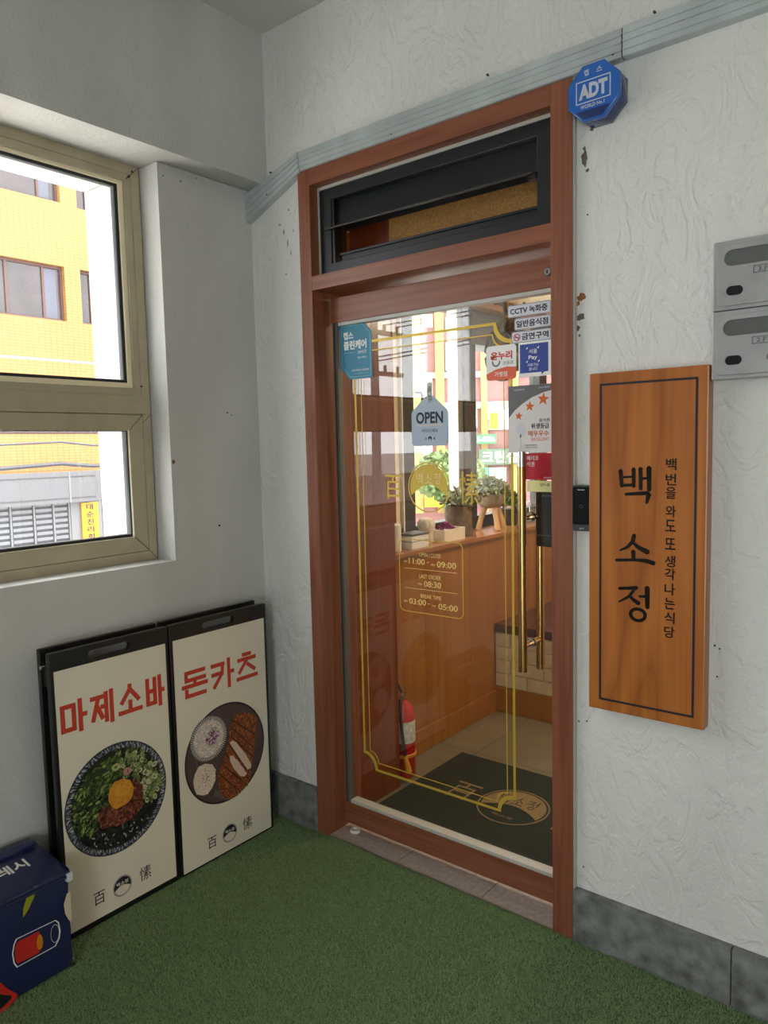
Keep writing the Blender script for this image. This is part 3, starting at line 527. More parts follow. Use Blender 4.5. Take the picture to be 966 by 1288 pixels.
# ---------------------------------------------------------------- mailboxes
MF = door_frame(-.03)
def mailbox(z0, z1, num, lab):
    t = thing('mailbox', lab, 'mailbox', (1.60, YW, z0), 'steel mailboxes'); x0, x1 = 1.447, 1.80; h = z1-z0
    box('housing', (x0, -.024, z0), (x1, YW, z1), m_steel, t, .0015)
    a0, a1, b0, b1 = x0+.012, x1-.012, z0+.009, z1-.011
    slot = rrect(a0+.014, b1-.051, a1-.014, b1-.013, .0188, 8); hole = rrect(a0+.020, b0+.024, a0+.058, b0+.046, .011, 8)
    shape('door', [rrect(a0, b0, a1, b1, .008), slot, hole], MF, -.006, 0, m_steel, t, .0008)
    box('window', (a0+.01, -.0272, b1-.054), (a1-.01, -.0245, b1-.010), m_steeld, t); box('finger_hole', (a0+.018, -.0272, b0+.020), (a0+.060, -.0245, b0+.050), mat('hole_black', (6, 6, 6), .8), t)
    shape('name_plate', [rrect(x0+.092, z0+.078, x0+.16, z0+.096), rrect(x0+.094, z0+.080, x0+.158, z0+.094)], MF, 0, .0008, m_steeld, t); text(num, MF, x0+.113, z0+.087, .022, .011, m_steeld, t, 0, bold=.02)
    cyl('lock', (x0+.133, -.034, z0+.045), (x0+.133, -.029, z0+.045), .008, m_chrome, t)
mailbox(1.815, 1.980, '3.F', 'upper steel mailbox on the right edge of the wall'); mailbox(1.648, 1.813, '2.F', 'lower steel mailbox just above the wooden signboard')
# ---------------------------------------------------------------- wooden signboard
SF = door_frame(-.022); t = thing('signboard', 'tall varnished wooden signboard with black carved Korean letters', 'sign', (1.283, YW, .742))
bm = bmesh.new(); addbox(bm, (1.125, -.022, .742), (1.441, YW, 1.688), .004); bd = bm_link('board', bm, m_sign, t)
shape('border_line', [rrect(1.156, .771, 1.415, 1.659), rrect(1.162, .777, 1.409, 1.653)], SF, 0, .0008, m_ink, t)
m_let = mat('carved_black_letter', (20, 14, 10), .3)
brush('lettering', BAEK, SF, 1.208, 1.337, .094, .092, 0, m_let, t, fat=1.45); brush('lettering', SO, SF, 1.205, 1.170, .102, .078, 0, m_let, t, fat=1.4); brush('lettering', JEONG, SF, 1.208, 1.012, .096, .094, 0, m_let, t, fat=1.45)
col = '백번을/와도/또/생각나는/식당'; ys = [582, 600.5, 619, 0, 643, 661, 0, 681.5, 0, 704.5, 722.5, 741, 760, 0, 778.5, 796]; i = 0
chs = [('백', 584), ('번', 603), ('을', 620), ('와', 643), ('도', 661), ('또', 684), ('생', 706), ('각', 722), ('나', 741), ('는', 759), ('식', 777), ('당', 795)]
for ch, py in chs:
    p = at('Y', -.022, 841, py); text(ch, SF, 1.350, p.z, .027, .031, m_let, t, 0, .001, bold=.014)
# ---------------------------------------------------------------- posters (folded A-boards standing by the left wall)
X0 = -.165; PF = side_frame(X0); m_print = attr_mat('food_print')
class Ink:
    def __init__(s): s.v, s.f, s.c = [], [], []
    def poly(s, pts, col, lay):
        b = len(s.v); s.v += [PF.p(x, y, lay*.00008+.0003) for x, y in pts]; s.f.append(list(range(b, b+len(pts)))); s.c.append(s2l(col))
    def build(s, nm, parent):
        me = bpy.data.meshes.new(nm); me.from_pydata(s.v, [], s.f); a = me.color_attributes.new('ink', 'FLOAT_COLOR', 'CORNER')
        d = []
        for f, c_ in zip(s.f, s.c): d += list(c_)*len(f)
        a.data.foreach_set('color', d); return link(nm, me, m_print, parent)
def jit(c_, k): f = random.uniform(1-k, 1+k); return tuple(max(0, min(255, v*f)) for v in c_)
def ringpts(I, cx, cy, r, r2, col, lay, n=12, sq=1, rot=0):
    P = lambda rr, a: (cx+rr*math.cos(a)*math.cos(rot)-rr*sq*math.sin(a)*math.sin(rot), cy+rr*math.cos(a)*math.sin(rot)+rr*sq*math.sin(a)*math.cos(rot))
    for k in range(n): a, b = 2*PI*k/n, 2*PI*(k+1)/n; I.poly([P(r, a), P(r, b), P(r2, b), P(r2, a)], jit(col, .06), lay)
def chip(I, cx, cy, l, w_, a, col, lay):
    d = (math.cos(a)*l/2, math.sin(a)*l/2); p = (-math.sin(a)*w_/2, math.cos(a)*w_/2)
    I.poly([(cx-d[0]-p[0]*.6, cy-d[1]-p[1]*.6), (cx-p[0], cy-p[1]), (cx+d[0]-p[0]*.6, cy+d[1]-p[1]*.6), (cx+d[0]+p[0]*.6, cy+d[1]+p[1]*.6), (cx+p[0], cy+p[1]), (cx-d[0]+p[0]*.6, cy-d[1]+p[1]*.6)], col, lay)
def wp(*pts): return [(lambda q: (q.y, q.z))(at('X', X0, x, y)) for x, y in pts]
def inside(p, poly):
    c = False; n = len(poly)
    for i in range(n):
        (x1, y1), (x2, y2) = poly[i], poly[i-1]
        if (y1 > p[1]) != (y2 > p[1]) and p[0] < (x2-x1)*(p[1]-y1)/(y2-y1)+x1: c = not c
    return c
def fill(n, poly, f):
    xs_ = [p[0] for p in poly]; ys2 = [p[1] for p in poly]; k = 0
    while k < n:
        p = (random.uniform(min(xs_), max(xs_)), random.uniform(min(ys2), max(ys2)))
        if inside(p, poly): f(p[0], p[1], k); k += 1
def bowl(I, cx, cy, R):
    I.poly(circ(cx, cy, R, 60), (44, 46, 62), 1)
    for k in range(230): # blue and white brushwork on the rim
        a = 2*PI*k/230+random.uniform(-.02, .02); r = R*random.uniform(.90, .97); chip(I, cx+r*math.cos(a), cy+r*math.sin(a), R*random.uniform(.05, .11), R*.018, a+random.choice((.35, .5, .2, -.3)), jit(random.choice(((150, 152, 162), (116, 118, 134), (180, 180, 182))), .15), 2+k % 3)
    ringpts(I, cx, cy, R, R*.98, (50, 52, 66), 5, 60)
    I.poly(circ(cx, cy, R*.885, 60), (26, 30, 20), 6)
    inn = lambda x, y: (x-cx)**2+(y-cy)**2 < (R*.87)**2
    D = lambda lst: wp(*[(70+a*.1709, 920+b*.1709) for a, b in lst])
    greens = D([(115, 640), (130, 480), (230, 330), (330, 240), (480, 130), (520, 300), (420, 360), (380, 480), (370, 560), (300, 680), (310, 760), (180, 780)])
    tops = D([(330, 200), (520, 90), (640, 100), (620, 200), (500, 330), (300, 350)])
    rings_ = D([(430, 260), (540, 120), (660, 100), (760, 210), (790, 340), (760, 460), (660, 520), (600, 420), (560, 330), (480, 330)])
    meat = D([(300, 640), (340, 560), (420, 550), (480, 570), (560, 470), (570, 340), (640, 400), (640, 540), (560, 640), (460, 690), (340, 710)])
    weed = D([(200, 790), (320, 700), (470, 690), (570, 640), (680, 540), (760, 460), (740, 560), (660, 700), (540, 820), (400, 890), (280, 870)])
    g = lambda f: (lambda x, y, k: f(x, y, k) if inn(x, y) else None)
    fill(160, tops, g(lambda x, y, k: chip(I, x, y, R*.10, R*.04, random.uniform(0, PI), jit(random.choice(((44, 54, 34), (60, 74, 40), (32, 38, 26))), .2), 7+k % 5)))
    fill(520, greens, g(lambda x, y, k: chip(I, x, y, R*random.uniform(.06, .13), R*random.uniform(.03, .05), random.uniform(-.4, 1.6), jit(random.choice(((74, 94, 44), (98, 118, 58), (54, 74, 34), (36, 50, 24), (134, 150, 84), (44, 58, 30))), .15), 12+k % 9)))
    fill(330, weed, g(lambda x, y, k: chip(I, x, y, R*random.uniform(.04, .15), R*.03, random.uniform(0, PI), jit(random.choice(((16, 18, 18), (30, 32, 32), (10, 12, 14), (52, 54, 54))), .2), 8+k % 6)))
    fill(26, weed, g(lambda x, y, k: chip(I, x, y, R*random.uniform(.03, .07), R*.024, random.uniform(0, PI), jit((168, 170, 164), .1), 15)))
    fill(60, rings_, g(lambda x, y, k: chip(I, x, y, R*.12, R*.05, random.uniform(0, PI), jit((108, 124, 66), .25), 16)))
    fill(130, rings_, g(lambda x, y, k: ringpts(I, x, y, R*random.uniform(.035, .075), R*.022, random.choice(((132, 146, 88), (168, 174, 122), (108, 126, 68), (186, 186, 146), (82, 98, 50))), 17+k % 9, 9, .7, random.uniform(0, PI))))
    I.poly(meat, (92, 42, 32), 26)
    fill(420, meat, lambda x, y, k: chip(I, x, y, R*.055, R*.04, random.uniform(0, PI), jit(random.choice(((132, 70, 54), (108, 52, 40), (154, 90, 72), (88, 40, 32))), .12), 27+k % 5))
    for q, c3 in (((525, 290), (184, 128, 118)), ((440, 262), (166, 176, 110))):
        x, y = D([q])[0]; ringpts(I, x, y, R*.085, R*.03, c3, 33, 12, .8)
    yk = D([(385, 470), (395, 420), (430, 370), (490, 345), (545, 355), (572, 410), (560, 480), (520, 530), (440, 570), (405, 550), (385, 510)])
    I.poly(yk, (206, 140, 36), 34); x, y = D([(490, 420)])[0]; I.poly(circ(x, y, R*.16, 24, R*.13), (216, 150, 50), 35)
    fill(70, yk, lambda x, y, k: chip(I, x, y, R*.018, R*.014, 0, jit((160, 70, 24), .2), 36))
def platter(I, cx, cy, R):
    D = lambda lst: wp(*[(230+a*.16312, 870+b*.16312) for a, b in lst])
    I.poly(circ(cx, cy, R, 60), (34, 28, 30), 1); I.poly(circ(cx, cy, R*.965, 60), (82, 64, 62), 2)
    for k in range(110): a = random.uniform(0, 2*PI); r = R*.9*math.sqrt(random.random()); chip(I, cx+r*math.cos(a), cy+r*math.sin(a), R*.2, R*.02, a+PI/2, jit((94, 76, 72), .14), 3)
    (bx, by), = D([(200, 362)]); r = R*.445
    I.poly(circ(bx, by, r, 50), (46, 46, 52), 5)
    for k in range(64): a = 2*PI*k/64; chip(I, bx+r*.9*math.cos(a), by+r*.9*math.sin(a), r*.17, r*.055, a, (196, 192, 184), 6)
    I.poly(circ(bx, by, r*.82, 40), (196, 186, 172), 7)
    for k in range(330): a = random.uniform(0, 2*PI); q_ = r*.78*math.sqrt(random.random()); chip(I, bx+q_*math.cos(a), by+q_*math.sin(a), r*.20, r*.03, random.uniform(0, PI), jit((220, 208, 196), .13), 8+k % 6)
    (vx, vy), = D([(225, 345)])
    for k in range(80): a = random.uniform(0, 2*PI); q_ = r*.36*math.sqrt(random.random()); chip(I, vx+q_*math.cos(a), vy+q_*math.sin(a)*1.1, r*.13, r*.035, random.uniform(0, PI), jit((160, 80, 128), .2), 15)
    rice = D([(80, 700), (90, 640), (120, 580), (170, 555), (225, 560), (250, 600), (250, 680), (225, 740), (190, 790), (150, 800), (105, 790), (85, 740)])
    I.poly(rice, (222, 204, 184), 8); fill(170, rice, lambda x, y, k: chip(I, x, y, R*.03, R*.018, random.uniform(0, PI), jit((228, 210, 192), .1), 9))
    (vx, vy), = D([(180, 660)])
    for k in range(34): chip(I, vx+R*random.gauss(0, .07), vy+R*random.gauss(0, .10), R*.03, R*.014, random.uniform(0, PI), jit((150, 84, 52), .2), 10)
    for k in range(9): # steel rack under the cutlet
        (ax_, ay_), (bx_, by_) = D([(255+k*12, 740+k*4), (240+k*13, 820+k*4)]); chip(I, (ax_+bx_)/2, (ay_+by_)/2, R*.14, R*.012, math.atan2(by_-ay_, bx_-ax_), (150, 146, 140), 12)
    cut = D([(400, 180), (440, 162), (520, 165), (565, 195), (560, 300), (550, 440), (548, 500), (525, 560), (520, 660), (490, 720), (430, 790), (370, 828), (310, 810), (280, 750), (265, 650), (300, 560), (320, 500), (345, 400), (360, 320), (365, 260)])
    I.poly(cut, (112, 58, 28), 14)
    fill(1500, cut, lambda x, y, k: chip(I, x, y, R*random.uniform(.02, .05), R*.022, random.uniform(0, PI), jit(random.choice(((166, 92, 44), (146, 74, 32), (184, 112, 60), (122, 60, 26), (156, 84, 38))), .12), 15+k % 6))
    for p0, p1 in (((372, 215), (560, 330)), ((365, 270), (552, 440)), ((368, 345), (545, 505)), ((318, 470), (520, 690)), ((300, 560), (500, 725)), ((270, 625), (430, 760)), ((345, 395), (500, 610))):
        a_, b_ = D([p0, p1]); d = math.hypot(b_[0]-a_[0], b_[1]-a_[1]); chip(I, (a_[0]+b_[0])/2, (a_[1]+b_[1])/2, d, R*.028, math.atan2(b_[1]-a_[1], b_[0]-a_[0]), (66, 30, 16), 22)
    for poly in ([(358, 392), (380, 375), (410, 390), (480, 480), (526, 560), (520, 590), (495, 598), (440, 520), (375, 420)], [(358, 500), (378, 490), (420, 530), (470, 600), (490, 630), (475, 652), (440, 650), (390, 590), (360, 530)]):
        I.poly(D(poly), (216, 192, 168), 24)
        fill(60, D(poly), lambda x, y, k: chip(I, x, y, R*.03, R*.014, 1, jit((222, 200, 180), .06), 25))
def aboard(y0, y1, z0, z1, lab, headline, food, fc, lc):
    t = thing('menu_board', lab, 'menu board', (X0, (y0+y1)/2, 0), 'menu A-boards by the left wall'); zt = .907; b = .012
    slot = rrect((y0+y1)/2-.082, z1+.013, (y0+y1)/2+.064, z1+.039, .013)
    fp = shape('front_panel', [rrect(y0-b, 0, y1+b, zt, .006), slot], PF, -.022, -.0012, m_black, t, .0015)
    rp_ = shape('rear_panel', [rrect(y0-b-.004, .0, y1+b-.010, zt+.008, .006), rrect((y0+y1)/2-.10, z1-.03, (y0+y1)/2+.14, z1+.045, .012)], PF, -.068, -.050, m_black, t, .0015)
    for yy in (y0-b+.004, y1+b-.016): box('hinge_arm', (X0-.055, yy, .80), (X0-.02, yy+.012, .87), m_black, t, .001)
    cyl('bolt', (X0-.036, y0-b-.010, .862), (X0-.036, y0-b+.002, .862), .006, m_chrome, t, n=12)
    pp = shape('poster', [rrect(y0, z0, y1, z1)], PF, -.0012, 0, m_paper, t)
    for lines, hx, hz, sx, sy in headline: strokes('lettering', lines, .0145, PF, hx, hz, sx, sy, .0002, m_ored, pp, .0004)
    I = Ink(); food(I, *fc); I.build('food_print', pp)
    cx, cz = lc; r = .034
    shape('badge', [circ(cx, cz, r, 36)], PF, .0002, .0005, m_ink, pp); shape('badge_ring', [circ(cx, cz, r*.96, 36), circ(cx, cz, r*.91, 36)], PF, .0005, .0007, m_lgrey, pp)
    shape('badge_moon', [[(cx+r*.86*math.cos(a), cz+r*.86*math.sin(a)) for a in np.linspace(-.3, -PI+.3, 20)]+[(cx+r*(-.80+1.6*k), cz-r*.22+r*.30*math.sin(PI*k)) for k in np.linspace(.04, .96, 10)]], PF, .0005, .0008, m_paper, pp)
    text('백소정', PF, cx, cz+r*.30, r*1.25, r*.36, m_paper, pp, .0005, bold=.01)
    text('百', PF, cx-.082, cz, .040, .042, m_ink, pp, .0002, .0003); text('愫', PF, cx+.086, cz+.003, .044, .048, m_ink, pp, .0002, .0003)
MA = [[(.05, .92), (.55, .92), (.55, .08), (.05, .08), (.05, .92)], [(.84, 1.02), (.84, -.02)], [(.84, .5), (1.05, .5)]]
JE = [[(.0, .92), (.56, .92)], [(.30, .9), (.0, .1)], [(.24, .58), (.5, .12)], [(.5, .55), (.68, .55)], [(.70, 1.0), (.70, .02)], [(.98, 1.04), (.98, -.06)]]
SO2 = [[(.5, 1.02), (.5, .84)], [(.5, .9), (.04, .42)], [(.5, .9), (.96, .42)], [(.5, .40), (.5, .12)], [(-.04, .06), (1.04, .06)]]
BA = [[(.04, 1.0), (.04, .07), (.52, .07), (.52, 1.0)], [(.04, .55), (.52, .55)], [(.86, 1.04), (.86, -.04)], [(.86, .5), (1.06, .5)]]
DON = [[(.94, .96), (.1, .96), (.1, .66), (.96, .66)], [(.5, .66), (.5, .46)], [(-.04, .42), (1.04, .42)], [(.1, .24), (.1, .03), (.96, .03)]]
KA = [[(.0, .93), (.56, .93)], [(.54, .93), (.50, .55), (.06, .02)], [(.02, .56), (.50, .56)], [(.86, 1.04), (.86, -.06)], [(.86, .52), (1.06, .52)]]
CHEU = [[(.32, 1.04), (.68, 1.04)], [(.04, .84), (.96, .84)], [(.54, .84), (.04, .30)], [(.52, .62), (.96, .30)], [(-.04, .05), (1.04, .05)]]
def hl(chars, pxl, plane=X0):
    o = []
    for L_, (xa, xb, yt, yb) in zip(chars, pxl):
        a = at('X', plane, xa, yb); b = at('X', plane, xb, yt); o.append((L_, a.y+.008, a.z+.008, b.y-a.y-.016, b.z-a.z-.022))
    return o
z_t, z_b = at('X', X0, 75, 886).z, at('X', X0, 76, 928).z
def hl2(chars, y0, y1, zb, zt, gaps):
    o = []; 
    for L_, (a, b) in zip(chars, gaps): o.append((L_, y0+(y1-y0)*a+.008, zb+.008, (y1-y0)*(b-a)-.016, zt-zb-.016))
    return o
ya = at('X', X0, 74, 905).y; yb = at('X', X0, 208, 870).y
H1 = hl2((MA, JE, SO2, BA), ya, yb, z_b, z_t, ((0, .235), (.27, .49), (.53, .755), (.79, .985)))
ya2 = at('X', X0, 229, 855).y; yb2 = at('X', X0, 323, 835).y; zt2, zb2 = at('X', X0, 323, 817).z, at('X', X0, 323, 851).z
H2 = hl2((DON, KA, CHEU), ya2, yb2, zb2, zt2, ((0, .31), (.36, .66), (.71, 1.0)))
aboard(-.934, -.543, .020, .850, 'menu board showing a bowl topped with egg yolk and greens', H1, bowl, (-.748, .386, .182), (-.750, .087))
aboard(-.512, -.096, .008, .851, 'menu board showing sliced pork cutlet on a dark platter', H2, platter, (-.303, .384, .186), (-.303, .072))
# ---------------------------------------------------------------- blue cool bag
m_bag = mat('navy_vinyl', (30, 38, 78), .38, 0, .25, 25, .08, 6, coat=.2); m_bagd = mat('navy_piping', (18, 26, 66), .45)
t = thing('delivery_bag', 'navy blue insulated delivery bag in front of the menu boards', 'bag', (-.16, -1.22, 0))
def softbox(nm, lo, hi, m_, r, puff, sd, par=t, top=0):
    bm = bmesh.new(); addbox(bm, lo, hi); bmesh.ops.subdivide_edges(bm, edges=bm.edges, cuts=9, use_grid_fill=True); c_ = (Vector(lo)+Vector(hi))/2; h = (Vector(hi)-Vector(lo))/2; rnd = random.Random(sd)
    for v in bm.verts:
        d = v.co-c_; q_ = Vector((d.x/h.x, d.y/h.y, d.z/h.z)); inner = Vector([max(-h[i]+r, min(h[i]-r, d[i])) for i in range(3)]); e = d-inner
        if e.length > 1e-6: d = inner+e.normalized()*min(e.length, r)
        k = [(1-q_[(i+1) % 3]**2)*(1-q_[(i+2) % 3]**2) for i in range(3)]
        for i in range(3):
            if abs(abs(q_[i])-1) < 1e-3: d[i] += puff*k[i]*(1 if q_[i] > 0 else -1)
        if top: d.z += top*(-q_.x)*(q_.z > .5)
        v.co = c_+d+Vector((rnd.uniform(-1, 1), rnd.uniform(-1, 1), rnd.uniform(-.5, .5)))*.0012
    return bm_link(nm, bm, m_, par, True)
YB1 = -.985
softbox('body', (-.262, -1.46, .0), (-.045, YB1, .285), m_bag, .016, .004, 1); softbox('lid', (-.266, -1.465, .278), (-.040, YB1+.004, .306), m_bag, .012, .004, 2, top=.016)
tube('piping', [(-.041, -1.455, .282), (-.041, YB1-.012, .282), (-.060, YB1+.003, .284), (-.25, YB1+.003, .288)], .004, m_bagd, t, 6)
softbox('flap', (-.262, -1.46, .312), (-.215, YB1-.01, .336), m_bag, .010, .002, 4)
FB = side_frame(-.0405)
def fpt(px, py): p = at('X', -.0405, px, py); return (p.y, p.z)
m_lime = mat('lime_print', (150, 152, 30), .5); m_rp = mat('red_print', (190, 40, 30), .5); m_op = mat('orange_print', (214, 130, 26), .5)
shape('leaf_print', [[fpt(*p) for p in ((46, 1113), (43, 1128), (36, 1143), (29, 1154), (29, 1144), (33, 1130), (39, 1120))]], FB, 0, .0008, m_lime, t)
def outl(pts, w_): # thin outline band
    cx_ = sum(p[0] for p in pts)/len(pts); cy_ = sum(p[1] for p in pts)/len(pts); return [pts, [(cx_+(x-cx_)*(1-w_), cy_+(y-cy_)*(1-w_)) for x, y in pts]]
cap_ = [fpt(*p) for p in ((20, 1181), (70, 1157), (74, 1160), (76, 1170), (75, 1180), (70, 1190), (21, 1217), (17, 1212), (15, 1200), (17, 1188))]
shape('capsule_outline', outl(cap_, .045), FB, 0, .0008, m_white, t); shape('capsule_fill', [[fpt(*p) for p in ((22, 1185), (49, 1171), (52, 1180), (50, 1196), (48, 1199), (22, 1212), (19, 1205), (19, 1192))]], FB, .0, .0006, m_rp, t)
e0 = fpt(50, 1185); e1 = fpt(69, 1174)
shape('capsule_end', [circ(e0[0], e0[1], .0088, 20, .022)], FB, .0006, .0010, m_op, t); shape('capsule_ring', [circ(e1[0], e1[1], .0125, 24, .027), circ(e1[0], e1[1], .0115, 24, .0255)], FB, .0008, .0012, m_white, t)
shape('bowl_print', [[fpt(*p) for p in ((0, 1235), (10, 1244), (20, 1249), (23, 1253), (18, 1258), (8, 1270), (-12, 1286), (-30, 1280), (-20, 1250))]], FB, 0, .0008, m_rp, t); shape('bowl_print_inner', [[fpt(*p) for p in ((-4, 1250), (14, 1252), (14, 1256), (2, 1268), (-14, 1276))]], FB, .0008, .0012, m_ink, t)
TB = F((-.15, 0, .3085), (0, 1, 0), (-1, 0, .11)); text('프레시', TB, -1.118, .012, .135, .046, m_white, t, .001, .001, bold=.02)
box('silver_tape', (-.056, YB1-.012, .266), (-.036, YB1+.007, .290), m_lgrey, t, .003)
LBF = F((0, YB1+.0045, 0), (1, 0, 0), (0, 0, 1)); lp = [( -.041+.0015, .232)]
m_lab = mat('cream_label', (206, 196, 168), .5)
shape('label', [[(YB1-.013, .232), (YB1-.004, .234), (YB1-.004, .145), (YB1-.012, .15), (YB1-.022, .175), (YB1-.024, .205)]], side_frame(-.0415), 0, .0015, m_lab, t)
box('corner_tape', (-.058, YB1-.012, .004), (-.044, YB1+.001, .022), m_chrome, t, .002)
# ---------------------------------------------------------------- vestibule shell
ZI = 2.33
iw = st(box('wall_inner_pier', (-.11, .22, 0), (.03, .492, ZI), m_brown)); iw.name = 'wall_inner_left'
st(box('ceiling_inner', (-.55, .22, ZI), (1.8, 3.7, ZI+.08), mat('warm_ceiling', (240, 222, 186), .8)))
ib = st(box('wall_inner_back', (-.55, 3.5, 0), (1.8, 3.6, ZI), mat('tan_wall', (196, 156, 108), .7)))
st(box('wall_inner_right', (1.7, .22, 0), (1.8, 3.6, ZI), mat('cream_wall', (220, 208, 186), .7)))
ow = st(box('wall_inner_dado', (-.30, .492, 0), (-.122, 3.5, .98), m_orange))
ys_ = [.495, .900, 1.310, 1.73, 2.3, 2.9, 3.49]
for a, b in zip(ys_, ys_[1:]): box('panel', (-.122, a+.0012, .12), (-.110, b-.0012, .982), m_orange, ow)
box('skirting', (-.122, .495, 0), (-.102, 1.56, .118), m_orange, ow, .002)
ld = st(box('window_sill', (-.42, .30, .984), (-.092, 3.5, 1.006), m_ledge, None, .002))
# outer wall around the side windows (lower part, head, posts)
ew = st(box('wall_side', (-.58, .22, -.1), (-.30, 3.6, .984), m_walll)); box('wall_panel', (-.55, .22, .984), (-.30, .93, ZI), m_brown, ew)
box('wall_panel', (-.50, .93, 2.27), (-.30, 1.72, ZI), m_dgrey, ew); box('wall_panel', (-.50, 1.72, 2.08), (-.33, 3.5, ZI), mat('grey_head', (92, 94, 96), .6), ew)
st(box('beam_inner', (-.33, 1.2, 2.27), (-.24, 3.5, ZI), m_ledge)); st(box('beam_inner_back', (-.4, 3.3, 1.96), (1.7, 3.5, 2.12), m_orange))
XV = -.38
wn = thing('window_3', None, None, (XV, 2.2, 1.0)); tag(wn, kind='structure')
def wf_(nm, y0, y1, z0, z1, m_, x0=-.05, x1=.03, par=wn): return box(nm, (XV+x0, y0, z0), (XV+x1, y1, z1), m_, par, .002)
wf_('frame', .95, 3.4, 1.006, 1.075, m_dgrey); wf_('frame', 1.055, 1.155, 1.075, 2.27, m_dgrey, -.05, .035); wf_('frame_edge', .985, 1.045, 1.006, 2.27, m_cream, -.05, .02); wf_('frame_edge', 1.045, 1.056, 1.006, 2.27, m_white, -.05, .04)
wf_('frame', 1.655, 1.775, 1.075, 2.27, m_dgrey, -.05, .035); wf_('frame_edge', 1.605, 1.655, 1.075, 2.27, m_alu, -.05, .02); wf_('frame', 2.60, 2.70, 1.075, 2.1, m_dgrey); wf_('frame', 3.3, 3.42, 1.075, 2.1, m_dgrey)
box('pane', (XV-.02, 1.155, 1.075), (XV-.015, 1.605, 2.27), m_glass, wn); box('pane', (XV-.02, 1.775, 1.075), (XV-.015, 2.6, 2.08), m_glass, wn); box('pane', (XV-.02, 2.7, 1.075), (XV-.015, 3.3, 2.08), m_glass, wn)
tube('window_handle', [(XV+.035, 1.17, 1.78), (XV+.075, 1.17, 1.775), (XV+.08, 1.175, 1.74), (XV+.08, 1.178, 1.66)], .008, m_black, wn)
# bench with brick front at the far side
bn = st(box('bench_platform', (-.11, 1.575, 0), (1.7, 3.3, .452), m_dwood)); bn.name = 'trim_1'
box('bench_top', (-.11, 1.558, .452), (1.7, 3.3, .500), m_dwood, bn, .002); box('skirting', (-.11, 1.556, 0), (1.7, 1.575, .142), m_orange, bn, .002)
box('brick_backing', (-.11, 1.571, .142), (1.7, 1.5755, .452), mat('cream_joint', (188, 168, 132), .8), bn)
m_brick = mat('cream_foam_brick', (206, 184, 146), .7, 0, .8, 40, .1, 20)
for j in range(4):
    z0 = .145+j*.0765; x = -.11-(.10 if j % 2 else 0)
    while x < 1.0:
        a, b = max(x, -.109), x+.196
        if b-a > .03: box('brick', (a+.003, 1.560+random.uniform(0, .003), z0+.003), (b-.001, 1.575, z0+.0735), m_brick, bn, .004)
        x += .199
# interior ceiling lamp
t = thing('ceiling_lamp', 'round warm ceiling lamp inside the entrance', 'lamp', (.75, 1.5, ZI)); lathe('shade', [(.14, 0), (.14, -.02), (.11, -.035), (.01, -.04)], (.75, 1.5, ZI), mat('lamp_glow', (255, 222, 170), .5, emit=6), t)
# entrance mat
MZ = .011; t = thing('entrance_mat', 'black entrance mat with tan round logo inside the door', 'mat', (.5, .61, 0)); box('mat_base', (.062, .272, 0), (.99, .945, MZ), m_mat, t, .002)
UF = up_frame(MZ); mcx, mcy, mr = .530, .603, .150
shape('logo_ring', [circ(mcx, mcy, mr, 48), circ(mcx, mcy, mr*.955, 48)], UF, 0, .0006, m_tan, t)
# logo is read from inside the room: turned half round
LF2 = F((mcx, mcy, MZ), (1, 0, 0), (0, 1, 0))
shape('logo_disc', [[(mr*.9*math.cos(a), mr*.9*math.sin(a)) for a in np.linspace(-.38, PI+.38, 40)]+[(mr*(-.83+1.66*k), -mr*.30+mr*.34*math.sin(PI*k)) for k in np.linspace(.04, .96, 12)]], LF2, 0, .0006, m_tan, t)
for L_, dx in ((BAEK, -.6), (SO, -.18), (JEONG, .22)): brush('lettering', L_, LF2, mr*dx, mr*.10, mr*.36, mr*.48, .0007, m_mat, t, .0006)
text('since baeksojeong'.upper() if False else '백소정', LF2, 0, -mr*.62, mr*.6, mr*.12, m_tan, t, .0); text('百', LF2, -.245, .0, .12, .15, m_tan, t, 0); text('愫', LF2, .245, .0, .12, .15, m_tan, t, 0)
# fire extinguisher
m_fred = mat('extinguisher_red', (190, 20, 22), .2, coat=.5); ex = (-.030, .600, 0)
t = thing('fire_extinguisher', 'red fire extinguisher standing by the orange wall inside', 'fire extinguisher', ex)
lathe('cylinder', [(.050, 0), (.054, .006), (.054, .20), (.0545, .27), (.050, .305), (.040, .33), (.022, .348), (.018, .355)], ex, m_fred, t)
lathe('label', [(.0548, .165), (.0550, .167), (.0550, .262), (.0548, .264)], ex, mat('extinguisher_label', (212, 204, 190), .5, 0, 0, 0, .3, 60), t)
lathe('holder_strap', [(.0555, .098), (.058, .100), (.058, .112), (.0555, .114)], ex, mat('yellow_strap', (220, 150, 30), .5), t)
cyl('valve', (ex[0], ex[1], .35), (ex[0], ex[1], .385), .014, m_brass, t); e = Vector(ex)
tube('lever', [e+Vector((.0, 0, .385)), e+Vector((.02, -.03, .395)), e+Vector((.035, -.055, .392))], .006, m_chrome, t); tube('carry_handle', [e+Vector((0, 0, .380)), e+Vector((-.006, -.02, .42)), e+Vector((-.01, -.035, .45))], .006, m_black, t)
tube('hose', [e+Vector((.010, -.012, .375)), e+Vector((.025, -.050, .37)), e+Vector((.030, -.058, .30)), e+Vector((.036, -.055, .20)), e+Vector((.046, -.050, .118))], .0075, m_black, t)
cyl('nozzle', e+Vector((.046, -.050, .118)), e+Vector((.062, -.045, .045)), .008, mat('yellow_nozzle', (222, 150, 28), .4), t, .015)
